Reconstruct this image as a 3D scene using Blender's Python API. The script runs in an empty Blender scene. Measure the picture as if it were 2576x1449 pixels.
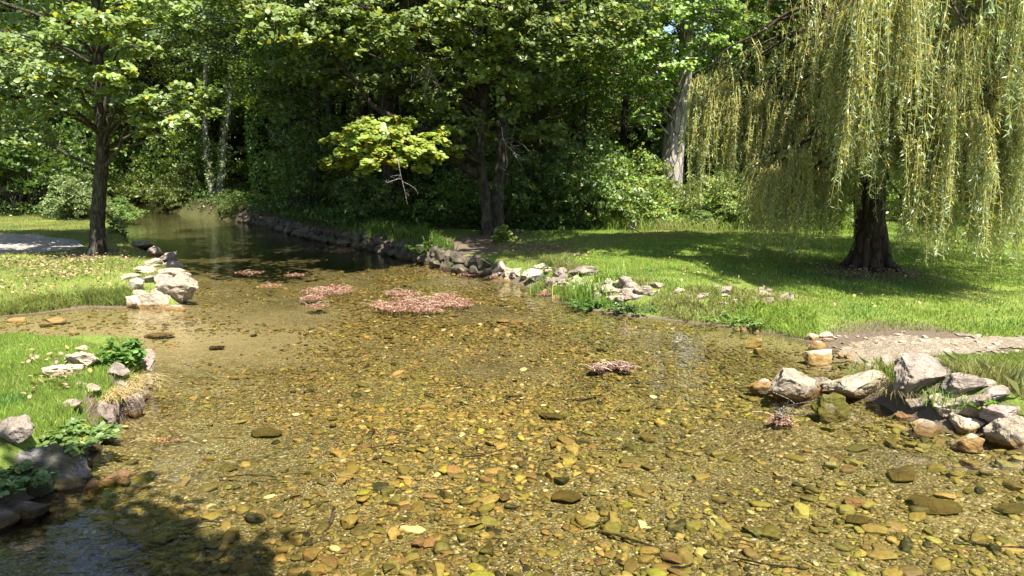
import bpy, bmesh, math, random
import numpy as np
from mathutils import Vector, noise as mnoise

SC = bpy.context.scene
# ------------------------------------------------------------------ camera
F, CX, CY = 1861.0, 1288.0, 724.5            # focal length and centre, in px of a 2576 px wide frame
PITCH = math.radians(9.6); CAMZ = 2.0
cam_d = bpy.data.cameras.new('camera'); cam = bpy.data.objects.new('camera', cam_d)
SC.collection.objects.link(cam)
cam.location = (0, 0, CAMZ); cam.rotation_euler = (math.pi/2 - PITCH, 0, 0)
cam_d.sensor_width = 36; cam_d.lens = 36*F/2576; cam_d.clip_end = 1000; cam_d.clip_start = 0.05
SC.camera = cam
# ------------------------------------------------------------------ sky, sun, exposure
SUN_EL = math.radians(61); SUN_AZ = math.radians(150)     # azimuth clockwise from +Y (behind the camera, to the right)
w = bpy.data.worlds.new('World'); SC.world = w; w.use_nodes = True
nt = w.node_tree; bg = nt.nodes['Background']
sky = nt.nodes.new('ShaderNodeTexSky'); sky.sky_type = 'NISHITA'; sky.sun_disc = False
sky.sun_elevation = SUN_EL; sky.sun_rotation = SUN_AZ
nt.links.new(sky.outputs[0], bg.inputs[0]); bg.inputs[1].default_value = 0.08
sd = bpy.data.lights.new('sun', 'SUN'); sun = bpy.data.objects.new('sun', sd); SC.collection.objects.link(sun)
sd.energy = 5.0; sd.angle = math.radians(0.5); sd.color = (1.0, 0.95, 0.86)
S = Vector((math.sin(SUN_AZ)*math.cos(SUN_EL), math.cos(SUN_AZ)*math.cos(SUN_EL), math.sin(SUN_EL)))
sun.rotation_euler = S.to_track_quat('Z', 'Y').to_euler(); sun.location = (0, 0, 30)
SC.view_settings.view_transform = 'Standard'; SC.view_settings.look = 'None'
SC.view_settings.exposure = 1.72; SC.view_settings.gamma = 1
SC.cycles.max_bounces = 6; SC.cycles.diffuse_bounces = 3; SC.cycles.glossy_bounces = 2
SC.cycles.transmission_bounces = 3; SC.cycles.transparent_max_bounces = 8
SC.cycles.caustics_reflective = False; SC.cycles.caustics_refractive = False
SC.cycles.use_denoising = True

rng = np.random.default_rng(7); random.seed(7)
R = rng.uniform

# ------------------------------------------------------------------ helpers
def tag(o, label=None, cat=None, group=None, kind=None):
    if label: o['label'] = label
    if cat: o['category'] = cat
    if group: o['group'] = group
    if kind: o['kind'] = kind
    return o
def empty(name, loc=(0, 0, 0)):
    o = bpy.data.objects.new(name, None); o.location = loc; SC.collection.objects.link(o); o.empty_display_size = .2
    return o
def mesh(name, V, faces, mat=None, parent=None, col=None, smooth=False, origin=None):
    """faces: list of int arrays (n,k). V in world space; origin moves the object's origin."""
    V = np.asarray(V, dtype=np.float64)
    if origin is None and parent is not None: origin = tuple(parent.matrix_basis.translation)
    if origin is None: origin = (0, 0, 0)
    me = bpy.data.meshes.new(name)
    Vl = V - np.array(origin)
    me.vertices.add(len(Vl)); me.vertices.foreach_set('co', Vl.astype(np.float32).ravel())
    idx = np.concatenate([f.ravel() for f in faces]).astype(np.int32)
    sizes = np.concatenate([np.full(len(f), f.shape[1]) for f in faces])
    starts = np.concatenate([[0], np.cumsum(sizes)[:-1]]).astype(np.int32)
    me.loops.add(len(idx)); me.loops.foreach_set('vertex_index', idx)
    me.polygons.add(len(sizes)); me.polygons.foreach_set('loop_start', starts)
    me.polygons.foreach_set('use_smooth', np.full(len(sizes), smooth))
    me.update(calc_edges=True)
    if col is not None:
        a = me.color_attributes.new('col', 'FLOAT_COLOR', 'POINT')
        c = np.ones((len(V), 4), np.float32); c[:, :3] = col
        a.data.foreach_set('color', c.ravel())
    if mat: me.materials.append(mat)
    o = bpy.data.objects.new(name, me); SC.collection.objects.link(o)
    if parent is not None: o.parent = parent
    else: o.location = origin
    return o
class Buf:
    """collects pieces of ONE mesh"""
    def __init__(s): s.V = []; s.Fc = {}; s.C = []; s.n = 0
    def add(s, V, Fa, col):
        V = np.asarray(V, float).reshape(-1, 3); Fa = np.asarray(Fa)
        s.V.append(V); s.Fc.setdefault(Fa.shape[1], []).append(Fa + s.n); s.n += len(V)
        s.C.append(np.broadcast_to(np.asarray(col, float), (len(V), 3)))
    def build(s, name, mat, parent=None, smooth=False, origin=None):
        return mesh(name, np.concatenate(s.V), [np.concatenate(v) for v in s.Fc.values()], mat, parent,
                    np.concatenate(s.C), smooth, origin)
def join(a, b):
    for k, v in b.Fc.items(): a.Fc.setdefault(k, []).extend([f + a.n for f in v])
    a.V += b.V; a.C += b.C; a.n += b.n; return a
def vnoise(x, y, sc=1.0, seed=0):
    x = np.asarray(x)/sc + seed*17.3; y = np.asarray(y)/sc + seed*9.1
    xi = np.floor(x).astype(np.int64); yi = np.floor(y).astype(np.int64); fx = x-xi; fy = y-yi
    fx = fx*fx*(3-2*fx); fy = fy*fy*(3-2*fy)
    def h(a, b):
        n = (a*374761393 + b*668265263 + seed*974711) & 0x7fffffff
        n = ((n ^ (n >> 13))*1274126177) & 0x7fffffff
        return ((n ^ (n >> 16)) & 0xffff)/65535.0
    return (h(xi, yi)*(1-fx)+h(xi+1, yi)*fx)*(1-fy) + (h(xi, yi+1)*(1-fx)+h(xi+1, yi+1)*fx)*fy
def fbm(x, y, sc, seed=0):
    return (vnoise(x, y, sc, seed)*.5+vnoise(x, y, sc/2.1, seed+1)*.3+vnoise(x, y, sc/4.3, seed+2)*.2)
def unit(v): return v/np.maximum(np.linalg.norm(v, axis=-1, keepdims=True), 1e-9)

# view ray -> world
cp, sp = math.cos(PITCH), math.sin(PITCH)
def ray(px, py):
    a = (px-CX)/F; b = (CY-py)/F
    return np.array([a, cp + b*sp, -sp + b*cp])
def g(px, py, z=0.0):
    d = ray(px, py); t = (z-CAMZ)/d[2]; return (d[0]*t, d[1]*t)
def P(px, py, Y):
    d = ray(px, py); t = Y/d[1]; return np.array([d[0]*t, Y, CAMZ+d[2]*t])

# ------------------------------------------------------------------ terrain
# water outline: (point, width of the rise of the bank, height of the bank)
WS, WB = .12, .9
W = [((-70, 38), 1, .4), (g(200, 522), .5, .3), (g(300, 545), .3, .28), (g(295, 575), .3, .25), (g(330, 615), .25, .25), (g(370, 650), .3, .25),
     (g(440, 690), .3, .25), (g(474, 730), .3, .22), (g(470, 766), .3, .2), (g(440, 777), .3, .15), (g(330, 774), .2, .14),
     (g(230, 772), .2, .13), (g(100, 787), .3, .12), (g(0, 797), .4, .12), ((-15, 10.2), .5, .12), ((-15, 8.6), .8, .15),
     (g(0, 856), .8, .15), (g(130, 862), .6, .17), (g(260, 873), .4, .2), (g(335, 893), .15, .24), (g(376, 930), WS, .27),
     (g(376, 970), WS, .28), (g(345, 1015), WS, .3), (g(298, 1062), WS, .3), (g(248, 1100), WS, .3), (g(205, 1150), .2, .3),
     (g(150, 1225), .3, .3), (g(60, 1262), .3, .3), (g(-60, 1300), .3, .3), ((-4.5, 2.4), .4, .4), ((-6, -12), .5, .5),
     ((7, -12), .5, .5), ((6.5, 2.5), .4, .35), (g(2620, 1150), .25, .3), (g(2576, 1125), .25, .3), (g(2450, 1085), .2, .3), (g(2350, 1072), .2, .28), (g(2255, 1040), .2, .25),
     (g(2170, 1000), .25, .2), (g(2115, 968), .3, .14), (g(2160, 945), .5, .12), (g(2215, 928), .9, .1), (g(2150, 910), 1.2, .12),
     (g(2100, 884), 1.2, .14), (g(2035, 858), .8, .18), (g(1950, 838), .5, .22), (g(1850, 823), .5, .25), (g(1700, 806), .6, .28),
     (g(1560, 792), .7, .3), (g(1480, 777), .7, .3), (g(1400, 752), .6, .3), (g(1330, 722), .35, .32), (g(1250, 697), .15, .3),
     (g(1150, 682), .15, .3), (g(1000, 645), .15, .38), (g(880, 618), .15, .42), (g(780, 602), .15, .45), (g(700, 578), .15, .45), (g(600, 556), .2, .42),
     (g(480, 541), .3, .4), (g(400, 522), .4, .4), (g(330, 514), .6, .4), ((-70, 43), 1, .5)]
WP = np.array([a[0] for a in W], float); WW = np.array([a[1] for a in W]); WH = np.array([a[2] for a in W])
def shore(x, y):
    """signed distance to the water's edge (>0 on land), bank width, bank height"""
    p = np.stack([x, y], -1); n = len(WP)
    best = np.full(len(p), 1e9); w_ = np.zeros(len(p)); h_ = np.zeros(len(p)); inside = np.zeros(len(p), bool)
    sw = np.zeros(len(p)); sww = np.zeros(len(p)); swh = np.zeros(len(p))
    for i in range(n):
        a = WP[i]; b = WP[(i+1) % n]; ab = b-a
        t = np.clip(((p-a) @ ab)/(ab @ ab), 0, 1); q = a+t[:, None]*ab
        d = np.hypot(*(p-q).T); best = np.minimum(best, d)
        k = 1/(d+.05)**4; wi = WW[i]*(1-t)+WW[(i+1) % n]*t; hi = WH[i]*(1-t)+WH[(i+1) % n]*t
        sw += k; sww += k*wi; swh += k*hi
        c = ((a[1] > y) != (b[1] > y))
        with np.errstate(divide='ignore', invalid='ignore'):
            c &= x < (b[0]-a[0])*(y-a[1])/(b[1]-a[1]) + a[0]
        inside ^= c
    return np.where(inside, -best, best), sww/sw, swh/sw
SHOAL = [(g(1060, 764), .95), (g(825, 735), .6), (g(1540, 923), .35), (g(1965, 1062), .3), (g(812, 1192), .25), (g(1010, 737), .5), (g(862, 631), .5)]
def Hs(x, y):
    x = np.atleast_1d(np.asarray(x, float)); y = np.atleast_1d(np.asarray(y, float))
    d, w_, h_ = shore(x, y)
    d = d + (fbm(x, y, .5, 3)-.5)*.16*np.clip(w_/.4, .3, 1.5)
    t = np.clip(d/w_, 0, 1); t = t*t*(3-2*t)
    land = h_*t + np.clip(d-1, 0, 30)*.012 + (fbm(x, y, 1.6, 5)-.5)*.10*t + (vnoise(x, y, .35, 9)-.5)*.03*t
    land += np.clip(y-22, 0, 60)*.02*t
    e = np.maximum(-d, 0)
    depth = .13*(1-np.exp(-e/1.1)) + (fbm(x, y, 2.2, 11)-.5)*.07*(1-np.exp(-e/.6)) + .04*(1-np.exp(-e/.08))
    depth = depth*(1-.55*np.exp(-((x+5.5)/2.5)**2-((y-9)/1.8)**2)) + .10*(1-np.exp(-e/.9))*np.clip((x-1.5)/3, 0, 1)*np.clip((6.5-y)/2, 0, 1)
    for (sx, sy), sr in SHOAL: depth = depth*(1-.75*np.exp(-((x-sx)**2+(y-sy)**2)/(sr*sr)))
    return np.where(d > 0, land, -depth), d
def H(x, y): return float(Hs(x, y)[0][0])
def hit(px, py, water=True):
    """world point where the view ray meets the ground (or the water)"""
    d = ray(px, py); t = np.concatenate([np.linspace(1.5, 15, 500), np.linspace(15.05, 70, 500)])
    q = np.array([0, 0, CAMZ]) + t[:, None]*d
    h = Hs(q[:, 0], q[:, 1])[0]
    if water: h = np.maximum(h, 0)
    k = np.argmax(q[:, 2] < h)
    if q[k, 2] >= h[k]: k = len(t)-1
    return np.array([q[k, 0], q[k, 1], h[k]])

# ------------------------------------------------------------------ materials
def nodes(name):
    m = bpy.data.materials.new(name); m.use_nodes = True; t = m.node_tree; t.nodes.clear()
    out = t.nodes.new('ShaderNodeOutputMaterial'); return m, t, out
def N(t, kind, **kw):
    n = t.nodes.new(kind)
    for k, v in kw.items():
        if k.startswith('i_'): n.inputs[k[2:].replace('_', ' ')].default_value = v
        else: setattr(n, k, v)
    return n
def L(t, a, b): t.links.new(a, b)
def ramp(t, src, stops):
    r = t.nodes.new('ShaderNodeValToRGB'); L(t, src, r.inputs[0])
    el = r.color_ramp.elements
    while len(el) < len(stops): el.new(.5)
    for e, (p, c) in zip(el, stops): e.position = p; e.color = (*c, 1) if len(c) == 3 else c
    return r.outputs[0]
def mixc(t, f, a, b, mode='MIX'):
    m = t.nodes.new('ShaderNodeMix'); m.data_type = 'RGBA'; m.blend_type = mode
    for s, v in ((0, f), (6, a), (7, b)):
        if hasattr(v, 'links'): L(t, v, m.inputs[s])
        else: m.inputs[s].default_value = v if s == 0 else (*v, 1)
    return m.outputs[2]
def attr(t, name='col'):
    a = t.nodes.new('ShaderNodeAttribute'); a.attribute_name = name; return a
def pos(t): return t.nodes.new('ShaderNodeNewGeometry').outputs['Position']
def noi(t, vec, scale, detail=4, rough=.6, dist=0):
    n = N(t, 'ShaderNodeTexNoise', i_Scale=scale, i_Detail=detail, i_Roughness=rough, i_Distortion=dist); L(t, vec, n.inputs['Vector']); return n.outputs['Fac']
def bump(t, h, strength, dist):
    b = N(t, 'ShaderNodeBump', i_Strength=strength, i_Distance=dist); L(t, h, b.inputs['Height']); return b.outputs[0]

def leaf_material(name, trans=.35, rough=.42, spec=.5, vary=False):
    m, t, out = nodes(name); c = attr(t).outputs['Color']
    oi = t.nodes.new('ShaderNodeObjectInfo'); hs = N(t, 'ShaderNodeHueSaturation'); L(t, c, hs.inputs['Color'])
    for nm_, lo_, hi_, sd_ in (('Value', .72, 1.2, 1.0), ('Hue', .485, .515, 7.3), ('Saturation', .8, 1.08, 3.7)):
        f1 = N(t, 'ShaderNodeMath', operation='MULTIPLY'); L(t, oi.outputs['Random'], f1.inputs[0]); f1.inputs[1].default_value = sd_
        f2 = N(t, 'ShaderNodeMath', operation='FRACT'); L(t, f1.outputs[0], f2.inputs[0])
        mr_ = N(t, 'ShaderNodeMapRange'); mr_.inputs[3].default_value = lo_ if vary else (1 if nm_ != 'Hue' else .5); mr_.inputs[4].default_value = hi_ if vary else (1 if nm_ != 'Hue' else .5); L(t, f2.outputs[0], mr_.inputs[0]); L(t, mr_.outputs[0], hs.inputs[nm_])
    c = hs.outputs[0]
    p = N(t, 'ShaderNodeBsdfPrincipled', i_Roughness=rough); L(t, c, p.inputs['Base Color'])
    p.inputs['Specular IOR Level'].default_value = spec
    tr = t.nodes.new('ShaderNodeBsdfTranslucent')
    tc = mixc(t, 1.0, c, (1.5, 1.45, .55), 'MULTIPLY'); L(t, tc, tr.inputs[0])
    mx = N(t, 'ShaderNodeMixShader', i_Fac=trans); L(t, p.outputs[0], mx.inputs[1]); L(t, tr.outputs[0], mx.inputs[2])
    L(t, mx.outputs[0], out.inputs[0]); return m
M_LEAF = leaf_material('leaf', .38, .42, .45, True)
M_WILLOW = leaf_material('willow_leaf', .3, .4, .55)
M_GRASS = leaf_material('grass_blade', .35, .5, .35)
M_DRY = leaf_material('dry_leaf', .1, .6, .3)

def bark_material(name, c1, c2, scale=9, lichen=None):
    m, t, out = nodes(name); ps = pos(t)
    mp = N(t, 'ShaderNodeMapping'); L(t, ps, mp.inputs[0]); mp.inputs['Scale'].default_value = (1, 1, .22)
    v = N(t, 'ShaderNodeTexVoronoi', feature='DISTANCE_TO_EDGE', i_Scale=scale); 
    nn = N(t, 'ShaderNodeTexNoise', i_Scale=scale*1.2, i_Detail=5); L(t, mp.outputs[0], nn.inputs[0])
    add = N(t, 'ShaderNodeVectorMath', operation='MULTIPLY_ADD'); L(t, nn.outputs['Color'], add.inputs[0]); add.inputs[1].default_value = (.12, .12, .12); L(t, mp.outputs[0], add.inputs[2])
    L(t, add.outputs[0], v.inputs['Vector'])
    n1 = noi(t, mp.outputs[0], scale*2.5, 6)
    c = mixc(t, n1, c1, c2)
    crack = ramp(t, v.outputs[0], [(0, (.25,)*3), (.12, (1,)*3)])
    c = mixc(t, .85, c, crack, 'MULTIPLY')
    if lichen:
        f = ramp(t, noi(t, ps, 5, 5), [(.5, (0,)*3), (.62, (1,)*3)]); c = mixc(t, f, c, lichen)
    p = N(t, 'ShaderNodeBsdfPrincipled', i_Roughness=.9); L(t, c, p.inputs['Base Color'])
    p.inputs['Specular IOR Level'].default_value = .2
    hh = N(t, 'ShaderNodeMath', operation='ADD'); L(t, crack, hh.inputs[0]); L(t, n1, hh.inputs[1])
    L(t, bump(t, hh.outputs[0], .9, .03), p.inputs['Normal']); L(t, p.outputs[0], out.inputs[0]); return m
M_BARK = bark_material('alder_bark', (.035, .027, .02), (.085, .068, .05), 14, (.085, .085, .06))
M_WBARK = bark_material('willow_bark', (.035, .025, .02), (.095, .065, .05), 9)
M_DBARK = bark_material('dark_bark', (.03, .025, .02), (.07, .06, .045), 8)
M_PBARK = bark_material('pale_bark', (.24, .21, .185), (.42, .38, .34), 7)
M_TWIG = bark_material('dead_twig_bark', (.25, .22, .19), (.42, .38, .34), 20)

def rock_material(name, c1, c2, c3, moss=None, mossamt=.5, bumpd=.02):
    m, t, out = nodes(name); oi = t.nodes.new('ShaderNodeObjectInfo')
    tc = t.nodes.new('ShaderNodeTexCoord')
    off = N(t, 'ShaderNodeVectorMath', operation='ADD'); L(t, tc.outputs['Object'], off.inputs[0]); L(t, oi.outputs['Location'], off.inputs[1])
    v = off.outputs[0]
    n1 = noi(t, v, 8, 7, .7, .4); n2 = noi(t, v, 38, 6, .75); n3 = noi(t, v, 2.2, 3)
    c = ramp(t, n1, [(.3, c1), (.5, c2), (.68, c3)])
    hs = N(t, 'ShaderNodeHueSaturation'); L(t, c, hs.inputs['Color'])
    mr = N(t, 'ShaderNodeMapRange'); mr.inputs[3].default_value = .78; mr.inputs[4].default_value = 1.12; L(t, oi.outputs['Random'], mr.inputs[0]); L(t, mr.outputs[0], hs.inputs['Value'])
    c = hs.outputs[0]
    pit = ramp(t, n2, [(.33, (.4, .38, .36)), (.46, (1, 1, 1))]); c = mixc(t, .8, c, pit, 'MULTIPLY')
    vo = N(t, 'ShaderNodeTexVoronoi', feature='DISTANCE_TO_EDGE', i_Scale=4.0)
    wv = N(t, 'ShaderNodeTexNoise', i_Scale=3.0, i_Detail=3); L(t, v, wv.inputs[0])
    av = N(t, 'ShaderNodeVectorMath', operation='MULTIPLY_ADD'); L(t, wv.outputs['Color'], av.inputs[0]); av.inputs[1].default_value = (.5, .5, .5); L(t, v, av.inputs[2]); L(t, av.outputs[0], vo.inputs['Vector'])
    cr = ramp(t, vo.outputs[0], [(0, (.5, .47, .44)), (.03, (1, 1, 1))]); c = mixc(t, .6, c, cr, 'MULTIPLY')
    # wet, algae-brown band by the waterline
    sep = t.nodes.new('ShaderNodeSeparateXYZ'); L(t, pos(t), sep.inputs[0])
    zz = N(t, 'ShaderNodeMath', operation='MULTIPLY_ADD'); L(t, n1, zz.inputs[0]); zz.inputs[1].default_value = -.08; L(t, sep.outputs[2], zz.inputs[2])
    wet = ramp(t, zz.outputs[0], [(0, (1,)*3), (.02, (0,)*3)])
    c = mixc(t, wet, c, mixc(t, 1., c, (.62, .47, .24), 'MULTIPLY'))
    if moss:
        geo = t.nodes.new('ShaderNodeNewGeometry'); s2 = t.nodes.new('ShaderNodeSeparateXYZ'); L(t, geo.outputs['Normal'], s2.inputs[0])
        ad = N(t, 'ShaderNodeMath', operation='ADD'); L(t, n3, ad.inputs[0]); L(t, n2, ad.inputs[1])
        f = ramp(t, ad.outputs[0], [(1.02-mossamt*.35, (0,)*3), (1.10-mossamt*.35, (1,)*3)]) if False else ramp(t, n3, [(.60-mossamt*.3, (0,)*3), (.74-mossamt*.3, (1,)*3)])
        c = mixc(t, f, c, mixc(t, n2, moss, tuple(x*.4 for x in moss)))
    p = N(t, 'ShaderNodeBsdfPrincipled', i_Roughness=.85); L(t, c, p.inputs['Base Color']); p.inputs['Specular IOR Level'].default_value = .3
    h = N(t, 'ShaderNodeMath', operation='MULTIPLY_ADD'); L(t, n1, h.inputs[0]); h.inputs[1].default_value = 2; L(t, n2, h.inputs[2])
    h2 = N(t, 'ShaderNodeMath', operation='MULTIPLY_ADD'); L(t, cr, h2.inputs[0]); h2.inputs[1].default_value = .5; L(t, h.outputs[0], h2.inputs[2])
    L(t, bump(t, h2.outputs[0], .9, bumpd), p.inputs['Normal']); L(t, p.outputs[0], out.inputs[0]); return m
M_ROCK = rock_material('limestone', (0.162, 0.128, 0.09), (0.313, 0.255, 0.184), (0.454, 0.377, 0.284))
M_PALE = rock_material('pale_limestone', (0.238, 0.189, 0.131), (0.41, 0.337, 0.239), (0.54, 0.459, 0.342))
M_GREY = rock_material('grey_limestone', (0.13, 0.102, 0.081), (0.243, 0.199, 0.158), (0.356, 0.301, 0.239))
M_PINK = rock_material('pinkish_limestone', (.17, .125, .10), (.28, .215, .175), (.38, .30, .25))
M_MOSS = rock_material('mossy_limestone', (.13, .115, .10), (.24, .225, .20), (.36, .34, .31), (.13, .115, .012), .85)
M_WALL = rock_material('wall_stone', (.045, .036, .025), (.10, .08, .055), (.19, .16, .115), (.04, .055, .015), .2)  # darkened stone: the shade on the bank wall put into its colour
M_SLAB = rock_material('submerged_slab', (.06, .055, .022), (.12, .11, .04), (.18, .155, .065))

M_MOSS2 = rock_material('moss_footed_limestone', (.09, .08, .07), (.17, .155, .14), (.28, .26, .235), (.075, .07, .015), .12)
def stone_col_material(name, rough=.6):
    m, t, out = nodes(name); c = attr(t).outputs['Color']; ps = pos(t)
    n = noi(t, ps, 45, 5, .7); n2 = noi(t, ps, 16, 3)
    c = mixc(t, .75, c, ramp(t, n, [(.3, (.5, .48, .42)), (.6, (1.15, 1.12, 1.05))]), 'MULTIPLY')
    c = mixc(t, ramp(t, n2, [(.5, (0,)*3), (.72, (.45,)*3)]), c, (.22, .20, .05))
    p = N(t, 'ShaderNodeBsdfPrincipled', i_Roughness=rough); L(t, c, p.inputs['Base Color']); p.inputs['Specular IOR Level'].default_value = .25
    L(t, bump(t, n, .5, .008), p.inputs['Normal']); L(t, p.outputs[0], out.inputs[0]); return m
M_PEB = stone_col_material('pebble')

def ground_material():
    m, t, out = nodes('lawn_soil'); ps = pos(t); a = attr(t)
    n = noi(t, ps, 1.3, 5); nf = noi(t, ps, 30, 4, .7); nm = noi(t, ps, 7, 4)
    gr = ramp(t, n, [(.3, (.12, .17, .03)), (.5, (.17, .23, .042)), (.7, (.215, .245, .065))])
    gr = mixc(t, .7, gr, ramp(t, nf, [(.3, (.45,)*3), (.65, (1.25,)*3)]), 'MULTIPLY')
    soil = mixc(t, nf, (.085, .062, .042), (.21, .165, .115))
    sep = N(t, 'ShaderNodeSeparateColor'); L(t, a.outputs['Color'], sep.inputs[0])   # r: bare soil  g: forest floor
    s1 = N(t, 'ShaderNodeMath', operation='MULTIPLY_ADD'); L(t, nm, s1.inputs[0]); s1.inputs[1].default_value = .6; L(t, sep.outputs[0], s1.inputs[2])
    fs = ramp(t, s1.outputs[0], [(.62, (0,)*3), (.82, (1,)*3)])
    c = mixc(t, fs, gr, soil)
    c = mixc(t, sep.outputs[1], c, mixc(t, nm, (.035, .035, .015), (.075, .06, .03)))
    p = N(t, 'ShaderNodeBsdfPrincipled', i_Roughness=.95); L(t, c, p.inputs['Base Color']); p.inputs['Specular IOR Level'].default_value = .1
    L(t, bump(t, noi(t, ps, 12, 6, .75), 1, .06), p.inputs['Normal']); L(t, p.outputs[0], out.inputs[0]); return m
def bed_material():
    m, t, out = nodes('gravel_bed'); ps = pos(t)
    v1 = N(t, 'ShaderNodeTexVoronoi', i_Scale=42); v2 = N(t, 'ShaderNodeTexVoronoi', i_Scale=110)
    mp = N(t, 'ShaderNodeMapping'); mp.inputs['Scale'].default_value = (1, 1, .3); L(t, ps, mp.inputs[0])
    L(t, mp.outputs[0], v1.inputs[0]); L(t, mp.outputs[0], v2.inputs[0])
    s = N(t, 'ShaderNodeSeparateColor'); L(t, v1.outputs['Color'], s.inputs[0])
    s2 = N(t, 'ShaderNodeSeparateColor'); L(t, v2.outputs['Color'], s2.inputs[0])
    c1 = ramp(t, s.outputs[0], [(0, (.04, .032, .014)), (.3, (.11, .085, .033)), (.6, (.18, .14, .058)), (.85, (.25, .20, .095)), (.97, (.42, .38, .27))])
    c2 = ramp(t, s2.outputs[0], [(0, (.06, .047, .02)), (.5, (.155, .125, .055)), (.88, (.26, .22, .12)), (1, (.60, .56, .42))])
    f = ramp(t, noi(t, ps, 2.5, 4), [(.4, (0,)*3), (.6, (1,)*3)])
    c = mixc(t, f, c1, c2)
    edge = ramp(t, v1.outputs['Distance'], [(.3, (1,)*3), (.75, (.55,)*3)]); c = mixc(t, .7, c, edge, 'MULTIPLY')
    big = ramp(t, noi(t, ps, 1.1, 5), [(.3, (.36, .36, .29)), (.5, (.78, .75, .66)), (.7, (1.1, 1.07, 1.0))]); c = mixc(t, .8, c, big, 'MULTIPLY')
    sa = N(t, 'ShaderNodeSeparateColor'); L(t, attr(t).outputs['Color'], sa.inputs[0])
    sand = mixc(t, s2.outputs[0], (.20, .155, .085), (.36, .29, .18)); c = mixc(t, sa.outputs[2], c, sand)
    c = mixc(t, sa.outputs[1], c, (.035, .035, .015))  # upstream tree shade, mixed into the bed as a dark tone
    p = N(t, 'ShaderNodeBsdfPrincipled', i_Roughness=.8); L(t, c, p.inputs['Base Color']); p.inputs['Specular IOR Level'].default_value = .2
    h = N(t, 'ShaderNodeMath', operation='MULTIPLY'); L(t, v1.outputs['Distance'], h.inputs[0]); h.inputs[1].default_value = -1
    L(t, bump(t, h.outputs[0], .9, .02), p.inputs['Normal']); L(t, p.outputs[0], out.inputs[0]); return m
def gravel_material(name, c1, c2, c3, vs=55):
    m, t, out = nodes(name); ps = pos(t)
    v = N(t, 'ShaderNodeTexVoronoi', i_Scale=vs); L(t, ps, v.inputs[0])
    s = N(t, 'ShaderNodeSeparateColor'); L(t, v.outputs['Color'], s.inputs[0])
    c = ramp(t, s.outputs[0], [(0, c1), (.5, c2), (1, c3)])
    c = mixc(t, .7, c, ramp(t, noi(t, ps, 4, 5), [(.35, (.72, .68, .62)), (.6, (1.05,)*3)]), 'MULTIPLY')
    p = N(t, 'ShaderNodeBsdfPrincipled', i_Roughness=.95); L(t, c, p.inputs['Base Color']); p.inputs['Specular IOR Level'].default_value = .1
    h = N(t, 'ShaderNodeMath', operation='MULTIPLY'); L(t, v.outputs['Distance'], h.inputs[0]); h.inputs[1].default_value = -1
    L(t, bump(t, h.outputs[0], .7, .02), p.inputs['Normal']); L(t, p.outputs[0], out.inputs[0]); return m
M_PATH = gravel_material('path_gravel', (.20, .17, .15), (.30, .265, .24), (.42, .38, .35))
M_BEACH = gravel_material('beach_gravel', (.15, .12, .082), (.205, .17, .122), (.29, .25, .195))

def water_material():
    m, t, out = nodes('stream_water'); ps = pos(t)
    mp = N(t, 'ShaderNodeMapping'); mp.inputs['Scale'].default_value = (1, 1.9, 1); mp.inputs['Rotation'].default_value = (0, 0, .35); L(t, ps, mp.inputs[0])
    n1 = noi(t, mp.outputs[0], 3.2, 3, .5, .6); n2 = noi(t, mp.outputs[0], 11, 2, .5, .4)
    f = ramp(t, noi(t, ps, .35, 2), [(.35, (.15,)*3), (.65, (1,)*3)])
    a = N(t, 'ShaderNodeMath', operation='MULTIPLY_ADD'); L(t, n2, a.inputs[0]); a.inputs[1].default_value = .16; L(t, n1, a.inputs[2])
    b = N(t, 'ShaderNodeMath', operation='MULTIPLY'); L(t, a.outputs[0], b.inputs[0]); L(t, f, b.inputs[1])
    bn = bump(t, b.outputs[0], .8, .018)
    fr = N(t, 'ShaderNodeFresnel', i_IOR=1.42); L(t, bn, fr.inputs['Normal'])
    tr = t.nodes.new('ShaderNodeBsdfTransparent'); tr.inputs[0].default_value = (.93, .92, .80, 1)
    gl = N(t, 'ShaderNodeBsdfGlossy', i_Roughness=.015); gl.inputs[0].default_value = (1, 1, 1, 1); L(t, bn, gl.inputs['Normal'])
    mx = t.nodes.new('ShaderNodeMixShader'); L(t, fr.outputs[0], mx.inputs[0]); L(t, tr.outputs[0], mx.inputs[1]); L(t, gl.outputs[0], mx.inputs[2])
    L(t, mx.outputs[0], out.inputs[0]); return m

# ------------------------------------------------------------------ ground, bed, water
def axis(lo, mid0, mid1, hi, step, grow=1.12):
    c = list(np.arange(mid0, mid1+1e-6, step)); s = step
    while c[-1] < hi: s *= grow; c.append(c[-1]+s)
    s = step
    while c[0] > lo: s *= grow; c.insert(0, c[0]-s)
    return np.array(c)
gx = axis(-160, -9.5, 11, 160, .065, 1.07); gy = axis(-40, 2.2, 19, 200, .065, 1.05)
GX, GY = np.meshgrid(gx, gy); fx, fy = GX.ravel(), GY.ravel()
Z, D = Hs(fx, fy)
nx, ny = len(gx), len(gy)
ii = (np.arange(ny-1)[:, None]*nx + np.arange(nx-1)[None, :]).ravel()
quads = np.stack([ii, ii+1, ii+nx+1, ii+nx], -1)
under = (Z[quads] < -.004).all(1)
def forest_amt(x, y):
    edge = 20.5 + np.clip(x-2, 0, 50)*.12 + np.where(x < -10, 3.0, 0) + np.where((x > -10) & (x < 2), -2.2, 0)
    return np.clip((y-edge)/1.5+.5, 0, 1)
gcol = np.zeros((len(Z), 3))
d_, w_, h_ = shore(fx, fy)
gcol[:, 0] = np.clip(1-np.abs(D)/.22, 0, 1)*.75
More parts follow.
